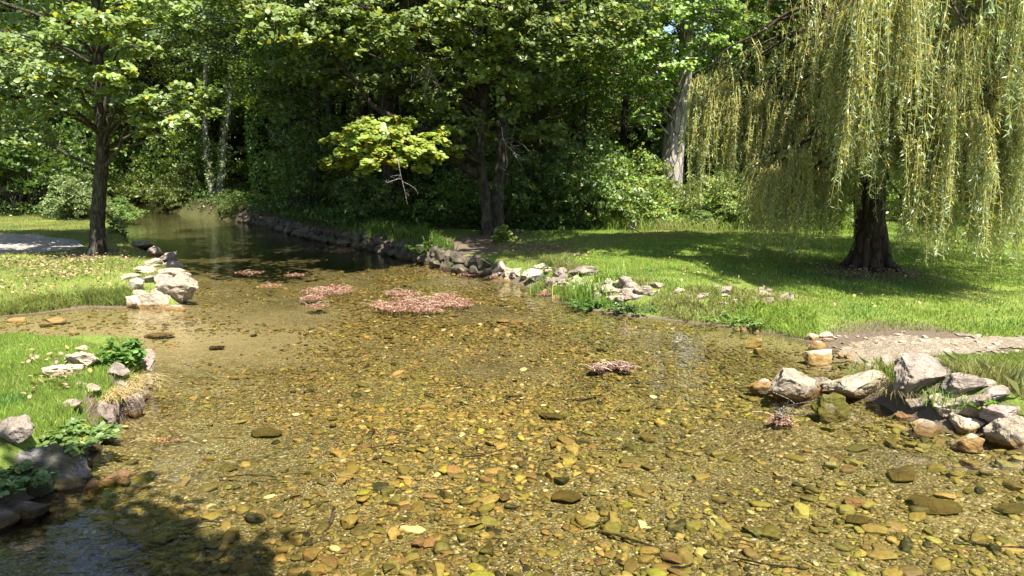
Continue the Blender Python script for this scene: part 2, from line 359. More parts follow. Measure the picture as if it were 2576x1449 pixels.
for (px, py, r, k) in [(2190, 685, .9, .9), (2300, 700, .7, .5), (1255, 610, 1.1, .9), (1290, 590, .8, .8), (1450, 640, .7, .4), (2000, 680, .8, .45),
                       (245, 640, .8, .9), (2200, 900, .8, .9), (2350, 880, 1.0, .7), (1330, 620, .8, .6), (400, 700, .5, .6), (300, 1030, .35, .5), (330, 960, .3, .6), (2300, 960, .6, .45), (1140, 620, 1.0, .8), (1680, 600, .8, .5)]:
    c = hit(px, py); gcol[:, 0] += k*np.exp(-((fx-c[0])**2+(fy-c[1])**2)/(r*r))
gcol[:, 0] = np.clip(gcol[:, 0], 0, 1)
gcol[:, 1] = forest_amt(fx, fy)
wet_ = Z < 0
gcol[wet_, 1] = np.clip((fy[wet_]-13.5)/4, 0, 1)*.8          # darker upstream bed: shade under the trees put into its colour
gcol[:, 2] = np.clip(1.1*np.exp(-((fx+5.2)/2.7)**2-((fy-8.7)/1.3)**2) + .8*np.exp(-((fx-4.4)/1.5)**2-((fy-7.9)/1.0)**2), 0, 1)
V = np.stack([fx, fy, Z], -1)
def sub(sel, name, mat, kind='structure'):
    q = quads[sel]; u, inv = np.unique(q, return_inverse=True)
    o = mesh(name, V[u], [inv.reshape(q.shape)], mat, None, gcol[u], True); return tag(o, kind=kind)
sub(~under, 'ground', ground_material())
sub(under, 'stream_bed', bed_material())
wv = np.array([(-75, -14, 0), (30, -14, 0), (30, 60, 0), (-75, 60, 0)], float)
tag(mesh('water', wv, [np.array([[0, 1, 2, 3]])], water_material()), kind='structure')

def sheet(name, poly, mat, rag=.12, step=.07, lift=.012):
    poly = np.array(poly); lo = poly.min(0)-.3; hi = poly.max(0)+.3
    xs = np.arange(lo[0], hi[0], step); ys = np.arange(lo[1], hi[1], step); X, Y = np.meshgrid(xs, ys); x, y = X.ravel(), Y.ravel()
    inside = np.zeros(len(x), bool); dist = np.full(len(x), 1e9); n = len(poly)
    for i in range(n):
        a, b = poly[i], poly[(i+1) % n]; ab = b-a
        t = np.clip(((x-a[0])*ab[0]+(y-a[1])*ab[1])/(ab@ab), 0, 1); dist = np.minimum(dist, np.hypot(x-a[0]-t*ab[0], y-a[1]-t*ab[1]))
        c = ((a[1] > y) != (b[1] > y)) & (x < (b[0]-a[0])*(y-a[1])/(b[1]-a[1]+1e-12)+a[0]); inside ^= c
    sdist = np.where(inside, dist, -dist) + (fbm(x, y, .5, 21)-.5)*rag*4
    nn = len(xs); k = (np.arange(len(ys)-1)[:, None]*nn+np.arange(nn-1)[None, :]).ravel(); q = np.stack([k, k+1, k+nn+1, k+nn], -1)
    q = q[(sdist[q] > 0).all(1)]; u, inv = np.unique(q, return_inverse=True)
    z = Hs(x[u], y[u])[0] + lift
    o = mesh(name, np.stack([x[u], y[u], z], -1), [inv.reshape(q.shape)], mat, None, None, True); return tag(o, kind='structure')
def hxy(*pts): return [tuple(hit(a, b)[:2]) for a, b in pts]
PATHPOLY = hxy((-400, 588), (0, 588), (120, 594), (205, 606), (225, 622), (150, 634), (0, 640), (-400, 640))
sheet('path', PATHPOLY, M_PATH, .1)
BEACH = hxy((2100, 880), (2060, 850), (2150, 846), (2300, 850), (2420, 858), (2576, 850), (2800, 850), (2800, 890), (2576, 888), (2450, 886), (2330, 888), (2250, 905), (2190, 918), (2130, 905))
sheet('gravel_beach', BEACH, M_BEACH, .34, .045)

# ------------------------------------------------------------------ stones
def ico(sub_):
    bm = bmesh.new(); bmesh.ops.create_icosphere(bm, subdivisions=sub_, radius=1)
    v = np.array([x.co[:] for x in bm.verts]); f = np.array([[y.index for y in x.verts] for x in bm.faces]); bm.free(); return v, f
ICO = {k: ico(k) for k in (1, 2, 3, 4, 5)}
def rock_verts(sub_, dims, cuts=14, rough=.05, rs=None):
    r = rs or rng; v, f = ICO[sub_]; v = v.copy()
    for _ in range(cuts):
        n = unit(r.normal(size=3)*np.array([1, 1, .8])); d = r.uniform(.45, .82)
        s = v @ n - d; v = v - np.outer(np.maximum(s, 0), n)
    v -= (v.max(0)+v.min(0))/2; v /= v.max(0)
    seed = Vector(r.uniform(-50, 50, 3))
    nz = np.array([mnoise.fractal(Vector(p)*1.6+seed, .7, 2.2, 5) for p in v])
    v *= (1+rough*2*nz)[:, None]
    return v*np.array(dims)/2, f
def add_rock(name, c, dims, mat, label, cat='rock', group=None, sub_=3, rot=None, cuts=9, rough=.06):
    v, f = rock_verts(sub_, dims, cuts, rough)
    rx, ry, rz = rot if rot else (R(-.15, .15), R(-.15, .15), R(0, 6.28))
    from mathutils import Euler
    m = np.array(Euler((rx, ry, rz)).to_matrix()); v = v @ m.T
    o = mesh(name, v+np.array(c), [f], mat, None, None, True, tuple(c))
    o.data.set_sharp_from_angle(angle=math.radians(24))
    return tag(o, label, cat, group)
STONES = []
def px_rock(px, py, wpx, hpx, mat, label, cat='rock', group=None, name='boulder', sub_=4, deep=.8, rot=None, rough=.06, cuts=15):
    b = hit(px, py+hpx*.5); dist = np.linalg.norm(b-np.array([0, 0, CAMZ])); w_ = wpx/F*dist; h_ = hpx/F*dist*1.05
    zb = min(b[2], H(b[0], b[1]+w_*.3)) if b[2] > .02 else -.07
    hh = (b[2]+h_ - zb)
    c = (b[0], b[1]+w_*deep*.35, zb+hh*.47-.015); STONES.append((b[0], b[1]+w_*.2, w_*.55))
    rz = R(-.35, .35) if rot is None else rot[2]
    rr = (R(-.1, .1), R(-.1, .1), rz) if rot is None else rot
    return add_rock(name, c, (w_*1.16, w_*deep, hh*1.02), mat, label, cat, group, sub_, rr, cuts, rough)

big = [ # px, py, w, h, mat, label
 (443, 732, 76, 66, M_ROCK, 'largest pale grey boulder at the water end of the left stone point', 5),
 (380, 756, 74, 40, M_PALE, 'broad low pale boulder at the front foot of the left stone point', 5),
 (329, 762, 42, 28, M_PALE, 'small blocky pale rock at the landward front corner of the left stone point', 4),
 (335, 720, 40, 32, M_PALE, 'upright squarish cream rock standing in the grass of the left point', 4),
 (380, 662, 38, 20, M_PALE, 'flat pale slab at the back of the left stone point, beside the alder shade', 4),
 (416, 650, 42, 26, M_GREY, 'grey humped rock at the far tip of the left stone point', 4),
 (428, 668, 50, 22, M_ROCK, 'long grey rock second from the far end of the left stone point', 4),
 (428, 688, 54, 22, M_PALE, 'flat whitish rock lying across the middle of the left stone point', 4),
 (413, 704, 42, 24, M_PINK, 'pinkish rock wedged behind the largest boulder of the left point', 4),
 (320, 696, 40, 13, M_PALE, 'low pale slab sunk in grass behind the upright cream rock', 4),
 (374, 704, 30, 18, M_GREY, 'small grey rock between grass and the left stone point', 4),
 (392, 733, 24, 18, M_PALE, 'small white rock filling the gap beside the largest left boulder', 3),
 (350, 740, 30, 16, M_ROCK, 'small buff rock behind the low front boulder of the left point', 3),
 (437, 774, 40, 12, M_PALE, 'thin pale stone at the waterline below the largest left boulder', 3),
 (468, 681, 12, 9, M_PALE, 'lone round white pebble in the water off the left point', 3),
 (386, 633, 36, 20, M_GREY, 'dark grey rock in the alder shade on the left shore', 4),
 (344, 617, 46, 14, M_GREY, 'flat dark rock farthest up the shaded left shore', 4),
 (374, 620, 30, 12, M_WALL, 'small brown rock between the shaded rocks of the left shore', 3),
 (202, 912, 74, 34, M_PALE, 'largest pale rock set in the grass of the near left bank', 5),
 (148, 938, 72, 26, M_PALE, 'wide low pale rock in the grass, left of the largest one', 4),
 (192, 945, 34, 16, M_ROCK, 'small rock touching the right end of the wide low pale rock', 3),
 (208, 878, 32, 14, M_ROCK, 'small buff rock by the inlet edge of the near left bank', 3),
 (290, 932, 46, 28, M_GREY, 'grey pitted rock below the bright leafy plant on the near left bank', 4),
 (359, 919, 48, 52, M_PINK, 'tall pinkish block at the water corner of the near left bank', 5),
 (360, 954, 30, 24, M_PINK, 'small pink stone under the tall corner block', 3),
 (298, 985, 34, 32, M_GREY, 'dark grey round rock half buried among dry blond grass', 4),
 (193, 972, 34, 13, M_ROCK, 'low buff rock in trampled grass of the near left bank', 3),
 (224, 979, 36, 15, M_PALE, 'low whitish rock in trampled grass beside the dry tuft', 3),
 (175, 1018, 36, 20, M_ROCK, 'lone rock in the grass above the bramble', 3),
 (258, 1045, 44, 54, M_PINK, 'pinkish brown upright wall stone next to the bramble', 4),
 (286, 1040, 34, 52, M_PINK, 'narrow upright wall stone in the middle of the near left bank face', 4),
 (325, 1022, 44, 48, M_PINK, 'broad wall stone below the dry blond grass', 4),
 (345, 985, 34, 40, M_ROCK, 'overhanging wall stone near the water corner of the near left bank', 4),
 (24, 1096, 74, 56, M_GREY, 'dark grey boulder cut by the left edge of the picture above the bramble', 5),
 (50, 1285, 90, 34, M_WALL, 'dark wet rock at the shaded waterline in the lower left corner', 4),
 (-20, 1300, 90, 46, M_WALL, 'dark rock cut by the left edge at the shaded waterline', 4),
 (232, 1120, 34, 30, M_WALL, 'brown wall stone under the bramble near the water', 4),
 (200, 1165, 40, 26, M_WALL, 'dark stone in the hollow between bramble and tilted boulder', 4),
 (283, 1197, 50, 17, M_PINK, 'pointed pinkish stone just breaking the water by the mossy boulder', 4),
 (217, 1217, 36, 14, M_PINK, 'small wet stone between mossy boulder and pointed pink stone', 3),
 (133, 804, 42, 9, M_PALE, 'flat white stone in the shallow left inlet', 3),
 (36, 803, 32, 7, M_PALE, 'flat white stone at the left edge of the shallow inlet', 3),
 (108, 813, 28, 5, M_ROCK, 'thin stone barely above water in front of the flat white one', 3),
 (181, 834, 20, 5, M_PALE, 'small pale stone alone in the middle of the inlet', 3),
 (455, 700, 34, 26, M_ROCK, 'grey rock at the water side behind the largest left boulder', 4),
 (404, 724, 34, 26, M_PALE, 'buff rock left against the largest boulder of the left point', 4),
 (362, 680, 36, 16, M_PALE, 'low pale rock between grass and the flat whitish one', 4),
 (400, 757, 44, 34, M_ROCK, 'pale rock between the broad low boulder and the largest one', 4),
 (312, 742, 26, 14, M_PALE, 'small pale rock at the landward end of the left point', 3),
 (352, 762, 30, 20, M_ROCK, 'buff rock in front of the blocky corner rock', 3),
 # right bank row
 (1266, 672, 27, 27, M_PALE, 'pale upright block where the sunlit right bank row begins', 4),
 (1280, 684, 22, 22, M_ROCK, 'pale block second in the sunlit right bank row', 3),
 (1299, 685, 25, 22, M_PALE, 'rounded pale stone third in the sunlit right bank row', 4),
 (1256, 690, 22, 10, M_PINK, 'low step stone at the water where the sunlit row begins', 3),
 (1322, 690, 24, 18, M_ROCK, 'squat stone before the wide block of the right bank row', 3),
 (1346, 694, 38, 30, M_PALE, 'wide cream block in the sunlit right bank row', 4),
 (1360, 670, 30, 16, M_PALE, 'smooth white stone on top of the sunlit right bank row', 4),
 (1383, 681, 26, 16, M_PALE, 'small white stone beside the smooth top stone', 3),
 (1413, 687, 34, 25, M_GREY, 'tilted grey stone with a lit top in the right bank row', 4),
 (1395, 705, 38, 27, M_PINK, 'rounded beige stone below the tilted grey stone', 4),
 (1471, 682, 60, 24, M_GREY, 'long grey boulder lying behind the rush tuft on the right bank', 4),
 (1523, 690, 19, 14, M_PALE, 'small white stone at the end of the long grey boulder', 3),
 (1576, 710, 40, 30, M_GREY, 'square grey block right of the rush tuft', 4),
 (1534, 729, 36, 23, M_ROCK, 'grey stone low in the rushes by the water', 4),
 (1654, 717, 34, 16, M_ROCK, 'low grey stone in the grass beyond the square block', 3),
 (1637, 738, 28, 14, M_ROCK, 'small grey stone in front of the low grey one', 3),
 (1601, 748, 36, 16, M_PINK, 'beige stone among shore weeds below the square block', 3),
 (1710, 730, 24, 15, M_PALE, 'pale stone standing alone in the bright shore grass', 3),
 (1753, 732, 18, 9, M_ROCK, 'tiny pale stone between the alone one and the next pair', 3),
 (1768, 747, 30, 13, M_ROCK, 'low stone in the shore grass nearest the water there', 3),
 (1828, 734, 34, 22, M_GREY, 'greyish peaked stone in the middle of the grassy shore', 4),
 (1799, 720, 18, 9, M_ROCK, 'tiny stone behind the peaked grassy shore stone', 3),
 (1864, 742, 22, 9, M_ROCK, 'tiny stone right of the peaked grassy shore stone', 3),
 (1918, 738, 27, 17, M_PALE, 'whitish stone, upper of the last pair in the grass', 3),
 (1933, 755, 28, 14, M_ROCK, 'grey stone, lower of the last pair in the grass', 3),
 (1978, 745, 36, 14, M_PINK, 'flat pinkish stone ending the grassy shore row', 3),
 (1976, 757, 22, 10, M_ROCK, 'small stone under the flat pinkish end stone', 3),
 (1373, 730, 22, 8, M_PALE, 'small white stone at the waterline left of the rushes', 3),
 (1400, 745, 25, 11, M_PALE, 'rounded white stone at the waterline by the floating weed strip', 3),
 (1487, 771, 12, 8, M_PALE, 'tiny white stone at the foot of the rushes', 3),
 (1540, 770, 16, 5, M_ROCK, 'tiny flat stone at the foot of the shore weeds', 3),
 (1810, 815, 12, 6, M_PALE, 'tiny white stone at the edge of the grassy shore', 3),
 (1868, 826, 24, 8, M_PALE, 'flat white stone in water off the grassy shore', 3),
 (1911, 830, 20, 9, M_PALE, 'small conical white stone in water off the grassy shore', 3),
 (1900, 856, 36, 5, M_PALE, 'flat pale stone barely above the water in the right bay', 3),
 (1912, 876, 22, 4, M_PALE, 'thin pale stone nearest the camera in the right bay shallows', 3),
 (2047, 847, 30, 16, M_PALE, 'white stone where the grassy shore meets the gravel beach', 3),
 (2084, 843, 30, 14, M_PALE, 'white stone at the top of the gravel beach corner', 3),
 (2087, 855, 26, 9, M_ROCK, 'low white stone below the pair at the beach corner', 3),
 (2063, 868, 33, 15, M_PALE, 'round white stone in the water off the beach corner', 3),
 (2066, 893, 54, 22, M_PALE, 'largest white stone standing in the shallow right bay', 4),
 # right boulder row
 (1919, 964, 56, 22, M_PALE, 'pale outlying stone at the tip of the right boulder row', 4),
 (2013, 970, 116, 66, M_ROCK, 'big sloping grey boulder at the water tip of the right boulder row', 5),
 (2079, 968, 44, 38, M_ROCK, 'rounded grey boulder leaning on the big sloping one', 4),
 (2105, 1016, 72, 42, M_MOSS, 'boulder with a cap of yellow moss standing in the water', 5),
 (2175, 975, 128, 62, M_PALE, 'broad pale cracked boulder right of the mossy one', 5),
 (2204, 931, 38, 22, M_ROCK, 'small pale rock on the beach behind the broad cracked boulder', 4),
 (2278, 922, 78, 40, M_ROCK, 'flat topped rock behind the big pitted boulder', 4),
 (2327, 956, 112, 86, M_GREY, 'big upright pitted purple grey boulder, tallest of the right row', 5),
 (2318, 905, 48, 20, M_PALE, 'white rounded rock on top behind the pitted boulder', 4),
 (2368, 921, 28, 16, M_PALE, 'small cream rock right of the white rounded rock', 3),
 (2321, 1024, 48, 28, M_ROCK, 'grey stone below the pitted boulder by the water', 4),
 (2435, 988, 78, 46, M_GREY, 'grey boulder in the grass right of the pitted boulder', 5),
 (2482, 965, 54, 14, M_ROCK, 'low flat rock in the grass behind the grey boulder', 4),
 (2511, 1000, 52, 36, M_GREY, 'round grey boulder in the grass near the right edge', 4),
 (2401, 1040, 80, 48, M_ROCK, 'pale ledge boulder over a dark hollow at the water', 5),
 (2475, 1044, 94, 58, M_ROCK, 'large slanting ledge boulder right of the pale ledge', 5),
 (2538, 1052, 78, 50, M_PINK, 'pinkish topped boulder near the right edge of the picture', 5),
 (2556, 1092, 84, 66, M_ROCK, 'dark veined boulder cut by the right edge at the water', 5),
 (2446, 1072, 58, 34, M_PALE, 'lichen stained rock tucked under the slanting ledge', 4),
 (2442, 1107, 52, 24, M_PALE, 'half sunken pale rock in front of the lichen stained one', 4),
 (2343, 1076, 62, 24, M_ROCK, 'half sunken grey rock left of the boulder ledges', 4),
 (2282, 1047, 34, 13, M_PINK, 'small pink flat stone in the water below the pitted boulder', 3),
]
for (px, py, w_, h_, mt, lab, sb) in big:
    px_rock(px, py, w_, h_, mt, lab, sub_=sb, name='boulder' if w_ > 38 else 'stone', cat='boulder' if w_ > 38 else 'stone', rough=.07 if mt is not M_GREY else .09)
# the large tilted boulder with moss, near left
b = hit(120, 1235); add_rock('boulder', (b[0], b[1]+.14, .09), (.50, .36, .30), M_MOSS2, 'large tilted boulder with mossy foot at the near left waterline', 'boulder', None, 5, (.1, .35, -.15), 12, .10)
b = hit(20, 1265); add_rock('boulder', (b[0]-.1, b[1]+.25, .05), (.5, .45, .36), M_WALL, 'dark shaded boulder at the left edge under the bramble leaves', 'boulder', None, 4, (.1, .2, .4), 8, .06)  # dark stone colour carries the shade this boulder lies in

# dry stone wall of the far right bank: courses along the shore line
wl = [g(600, 556), g(700, 578), g(780, 602), g(880, 618), g(1000, 645), g(1150, 682), g(1250, 697)]
k = 0
for a, b2 in zip(wl[:-1], wl[1:]):
    a = np.array(a); b2 = np.array(b2); Ls = np.linalg.norm(b2-a); nrm = np.array([-(b2-a)[1], (b2-a)[0]])/Ls
    far = a[1] > 17
    for course in range(2):
        s = R(0, .2)
        while s < Ls:
            wd = R(.18, .42) if course == 0 else R(.15, .36); c = a+(b2-a)*(s/Ls)
            hz = R(.15, .23)
            zc = .05+course*.18+R(-.03, .03)
            if (a[1] < 15.5) and course == 1: zc -= .05
            c2 = c + nrm*(.02+course*.12+R(-.05, .05)); ang = math.atan2((b2-a)[1], (b2-a)[0])
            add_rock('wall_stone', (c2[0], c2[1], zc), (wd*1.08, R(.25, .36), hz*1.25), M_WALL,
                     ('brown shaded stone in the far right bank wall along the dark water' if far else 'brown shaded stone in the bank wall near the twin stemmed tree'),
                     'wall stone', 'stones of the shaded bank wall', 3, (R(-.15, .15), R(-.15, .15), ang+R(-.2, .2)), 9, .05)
            s += wd*.92
for i in range(46):
    t = R(0, 1)**1.2; px = 1252+t*360; py = 690+t*62+R(-13, 10)
    px_rock(px, py, R(14, 30), R(9, 17), [M_PALE, M_ROCK, M_PINK][i % 3], 'small stone wedged among the larger ones of the sunlit right bank row', 'stone', 'small stones of the sunlit row', name='stone', sub_=3)
for i in range(20):
    t = R(0, 1); px = 1400+t*270; py = 700+t*38+R(-12, 14)
    px_rock(px, py, R(20, 38), R(13, 22), [M_PALE, M_ROCK, M_GREY][i % 3], 'mid sized stone in the rushy stretch of the right bank row', 'stone', 'stones of the rushy stretch', name='stone', sub_=4)
for i in range(16):
    t = R(0, 1); px = 1600+t*380; py = 745+t*4+R(-22, 18)
    px_rock(px, py, R(12, 24), R(8, 13), [M_PALE, M_ROCK, M_PINK][i % 3], 'small stone half hidden in the grass of the grassy shore', 'stone', 'small stones of the grassy shore', name='stone', sub_=3)
# small stones on the gravel beach and left shore
for i in range(170):
    px, py = R(2090, 2570), R(846, 940)
    if py > 905 and not (2200 < px < 2450): continue
    b = hit(px, py); s = R(.02, .075)*R(.6, 1.1)
    add_rock('beach_stone', (b[0], b[1], b[2]+s*.12), (s*1.3, s, s*.6), M_PALE, 'small pale stone lying on the gravel beach of the right bay', 'stone', 'stones on the gravel beach', 2, None, 6, .05)

# ---- pebbles on the bed
def pebble_cols(n):
    pal = np.array([(.235, .165, .070), (.19, .14, .052), (.15, .13, .042), (.27, .22, .09), (.10, .085, .035), (.29, .20, .10), (.22, .145, .075), (.03, .027, .015), (.46, .42, .30), (.27, .25, .055), (.15, .095, .055)])
    pr = np.array([.16, .16, .16, .08, .17, .06, .05, .08, .025, .025, .06]); c = pal[rng.choice(len(pal), n, p=pr/pr.sum())]
    return c*np.array([.82, .77, .60])*np.exp(rng.normal(0, .25, (n, 1)))*R(.93, 1.07, (n, 3))
def pebbles(xy, size, cols, sub_=2):
    n = len(xy); v, f = ICO[sub_]; v = v*np.array([1, 1, 1]); k = len(v)
    base = np.sign(v)*np.abs(v)**np.array([.85, .85, .6])
    rad = 1+R(-.13, .13, (n, k, 1))
    # random outline cuts
    Vn = np.broadcast_to(base, (n, k, 3))*rad
    for _ in range(7):
        a = R(0, 6.28, n); nn = np.stack([np.cos(a), np.sin(a), R(-.2, .2, n)], -1); d = R(.42, .9, n)
        s = np.einsum('nkc,nc->nk', Vn, nn)-d[:, None]; Vn = Vn-np.maximum(s, 0)[..., None]*nn[:, None]
    dims = np.stack([size*.5*R(.9, 1.3, n), size*.5*R(.6, .95, n), size*.5*R(.14, .32, n)], -1)
    Vn = Vn*dims[:, None]
    t1 = R(-.22, .22, n); t2 = R(-.22, .22, n); az = R(0, 6.28, n)
    x, y, z = Vn[..., 0], Vn[..., 1], Vn[..., 2]
    z = z + x*t1[:, None] + y*t2[:, None]
    ca, sa = np.cos(az)[:, None], np.sin(az)[:, None]
    X = x*ca-y*sa; Y = x*sa+y*ca
    big_ = fbm(xy[:, 0], xy[:, 1], 1.8, 51)[:, None]; g2 = np.clip((xy[:, :1]+.5)/4, 0, 1)*.8
    cols = cols*(.62+.72*big_)*(1-g2*np.array([.32, .14, .25]))
    zb = Hs(xy[:, 0], xy[:, 1])[0] + dims[:, 2]*R(.2, 1.0, n)
    out = np.stack([X+xy[:, :1], Y+xy[:, 1:2], z+zb[:, None]], -1)
    fa = (f[None]+np.arange(n)[:, None, None]*k)
    return out, fa, np.repeat(cols, k, 0).reshape(n, k, 3)
def scatter_bed(n, y0, y1):
    pts = []
    while sum(len(p) for p in pts) < n:
        y = R(y0, y1, n); x = R(-1, 1, n)*(y*.72+.6)
        h, d = Hs(x, y)
        dens = np.clip(fbm(x, y, 1.3, 31)*3.4-.95, .05, 1)*(.15+.85/(1+np.exp(np.clip((-2.3-(y-6)*.1-x+(fbm(x, y, 1.1, 33)-.5)*2.4)*3, -30, 30))))*np.where((x > 3) & (y > 7), .3, 1)
        ok = (h < -.02) & (d < -.05) & (R(0, 1, n) < dens); pts.append(np.stack([x[ok], y[ok]], -1))
    return np.concatenate(pts)[:n]
near = scatter_bed(300, 3.0, 5.6); nsz = R(.085, .17, 300)
vv, ff, cc = pebbles(near, nsz, pebble_cols(300), 3)
k3 = len(ICO[3][0])
def cname(c):
    if c.max() < .065: return 'blackish'
    if c[1]/c[0] > .84: return 'olive yellow' if c[2]/c[0] < .4 else 'pale cream'
    if c[0] > .22: return 'light ochre'
    if c[0] < .14: return 'dark olive brown'
    return 'ochre brown'
for i in range(300):
    o = mesh('pebble', vv[i], [ICO[3][1]], M_PEB, None, cc[i], True, tuple(vv[i].mean(0)))
    nm = cname(cc[i][0]); bigw = 'large' if nsz[i] > .125 else 'small'
    tag(o, f'{bigw} {nm} flat stone under clear water on the near stream bed', 'pebble', f'{bigw} {nm} stones on the near bed')
B = Buf()
for (n, y0, y1, s0, sg) in [(22000, 2.6, 6.4, .029, .52), (21000, 5.8, 9.8, .033, .45), (13000, 9, 15, .043, .4)]:
    xy = scatter_bed(n, y0, y1); sz = np.clip(np.exp(rng.normal(math.log(s0), sg, n)), .014, .15)
    vv, ff, cc = pebbles(xy, sz, pebble_cols(n), 2)
    B.add(vv.reshape(-1, 3), ff.reshape(-1, 3), cc.reshape(-1, 3))
tag(B.build('pebbles', M_PEB, smooth=True), 'mass of small ochre and olive pebbles covering the stream bed', 'pebbles', kind='stuff')
# notable bed stones
for (px, py, w_, h_, mt, lab) in [
  (1385, 1063, 62, 22, M_SLAB, 'rounded golden stone standing out in mid stream'),
  (913, 1150, 42, 28, M_PINK, 'pinkish white stone under water in mid foreground'),
  (1265, 1274, 40, 26, M_WALL, 'blackish square stone under water in the foreground'),
  (1424, 1270, 74, 20, M_SLAB, 'pale yellow pointed slab under water in the foreground'),
  (672, 1120, 70, 24, M_SLAB, 'broad flat ochre slab under water left of centre'),
  (2270, 1228, 80, 36, M_SLAB, 'mossy olive block under water below the right boulders'),
  (2350, 1300, 105, 36, M_SLAB, 'long dark olive slab under water at the lower right'),
  (2540, 1312, 70, 28, M_SLAB, 'dark olive slab under water at the right edge'),
  (2150, 1292, 54, 24, M_PINK, 'amber stone under water left of the long dark slab'),
  (2160, 1335, 56, 22, M_SLAB, 'olive mossy stone under water below the amber one'),
  (398, 876, 80, 14, M_PINK, 'orange flat slab under shallow water off the near left bank'),
  (1263, 828, 34, 8, M_PALE, 'pair of cream slabs under water in mid stream, the left one'),
  (1300, 828, 32, 8, M_PALE, 'pair of cream slabs under water in mid stream, the right one'),
  (548, 903, 34, 10, M_WALL, 'dark humped stone under water right of the near left bank'),
  (2093, 1195, 34, 14, M_PALE, 'pale cream stone under water below the right boulder row')]:
    d = ray(px, py); t = (-.2-CAMZ)/d[2]; x, y = d[0]*t, d[1]*t; ds = np.linalg.norm(d*t); z = H(x, y); wd = w_/F*ds
    add_rock('slab', (x, y, z+.02), (wd, wd*.7, max(.06, h_/F*ds*.5)), mt, lab, 'stone', None, 4, (R(-.1, .1), R(-.1, .1), R(-.3, .3)), 9, .05)

# ------------------------------------------------------------------ tubes, leaves
def tube(buf, path, radii, sides=7, col=(1, 1, 1), lump=0, cap=True):
    path = np.asarray(path, float); n = len(path); radii = np.broadcast_to(np.asarray(radii, float), (n,))
    T = unit(np.gradient(path, axis=0)); ref = np.array([.13, .97, .2]) if abs(T[0][1]) < .8 else np.array([1, .1, .1])
    A = unit(np.cross(T, ref)); Bv = np.cross(T, A); th = np.linspace(0, 2*math.pi, sides, endpoint=False)
    rr = radii[:, None]*np.ones((n, sides))
    if lump: rr = rr*(1+lump*(R(-1, 1, (n, sides))*.6+np.sin(th*3+R(0, 6))[None]*.5))
    V_ = path[:, None]+rr[..., None]*(np.cos(th)[None, :, None]*A[:, None]+np.sin(th)[None, :, None]*Bv[:, None])
    i = np.arange(n-1)[:, None]*sides; j = np.arange(sides)[None]; j2 = (j+1) % sides
    q = np.stack([i+j, i+j2, i+sides+j2, i+sides+j], -1).reshape(-1, 4)
    buf.add(V_.reshape(-1, 3), q, col)
def spline(pts, n=12):
    pts = np.asarray(pts, float)
    if len(pts) < 3: return np.linspace(pts[0], pts[-1], n)
    P_ = np.vstack([2*pts[0]-pts[1], pts, 2*pts[-1]-pts[-2]]); out = []
    for i in range(len(pts)-1):
        for t in np.linspace(0, 1, n, endpoint=False):
            a, b, c, d = P_[i:i+4]
            out.append(.5*((2*b)+(-a+c)*t+(2*a-5*b+4*c-d)*t*t+(-a+3*b-3*c+d)*t**3))
    out.append(pts[-1]); return np.array(out)
ROUND = np.array([(0, -.5), (.34, -.22), (.42, .15), (.22, .46), (-.22, .46), (-.42, .15), (-.34, -.22)])
OVAL = np.array([(0, -.5), (.24, -.15), (.22, .2), (0, .5), (-.22, .2), (-.24, -.15)])
LANCE = np.array([(0, -.5), (.5, -.05), (0, .5), (-.5, -.05)])
DIAM = np.array([(0, -.5), (.38, 0), (0, .5), (-.38, 0)])
def leaves(buf, C, Nrm, size, cols, shape=ROUND, direc=None, aspect=1.0, fold=.0):
    n = len(C); Nrm = unit(Nrm)
    if direc is None: direc = rng.normal(size=(n, 3))
    U = unit(direc-(direc*Nrm).sum(-1, keepdims=True)*Nrm); Vx = np.cross(Nrm, U); k = len(shape)
    size = np.broadcast_to(size, (n,))[:, None, None]
    Vt = C[:, None]+size*(shape[None, :, 1:2]*U[:, None]+aspect*shape[None, :, 0:1]*Vx[:, None])
    if fold: Vt = Vt + size*fold*np.abs(shape[None, :, 0:1])*Nrm[:, None]
    fa = np.arange(n*k).reshape(n, k)
    buf.add(Vt.reshape(-1, 3), fa, np.repeat(np.broadcast_to(cols, (n, 3)), k, 0))
def greens(n, base, var=.22, yel=.1, ycol=(.30, .30, .035)):
    c = np.array(base)*np.exp(rng.normal(0, var, (n, 1)))*np.array([1, 1, 1])
    m = R(0, 1, n) < yel; c[m] = np.array(ycol)*R(.7, 1.1, (m.sum(), 1)); return np.clip(c, 0.005, .6)
UP = np.array([0, 0, 1.])
GAPS = [(ray(a, b)*np.array([1, 1, -1]), math.radians(q)) for a, b, q in [(1722, 905, 1.3), (215, 1385, 1.5), (80, 1375, 1.4), (165, 1445, 1.5), (300, 1440, 1.0)]]
GAPS = [(d/np.linalg.norm(d), q) for d, q in GAPS]
def in_gap(c, r):
    v = np.asarray(c)-np.array([0, 0, -CAMZ]); L_ = np.linalg.norm(v)
    return any(math.acos(min(1, v @ d/L_)) < q+r*.8/L_ for d, q in GAPS)
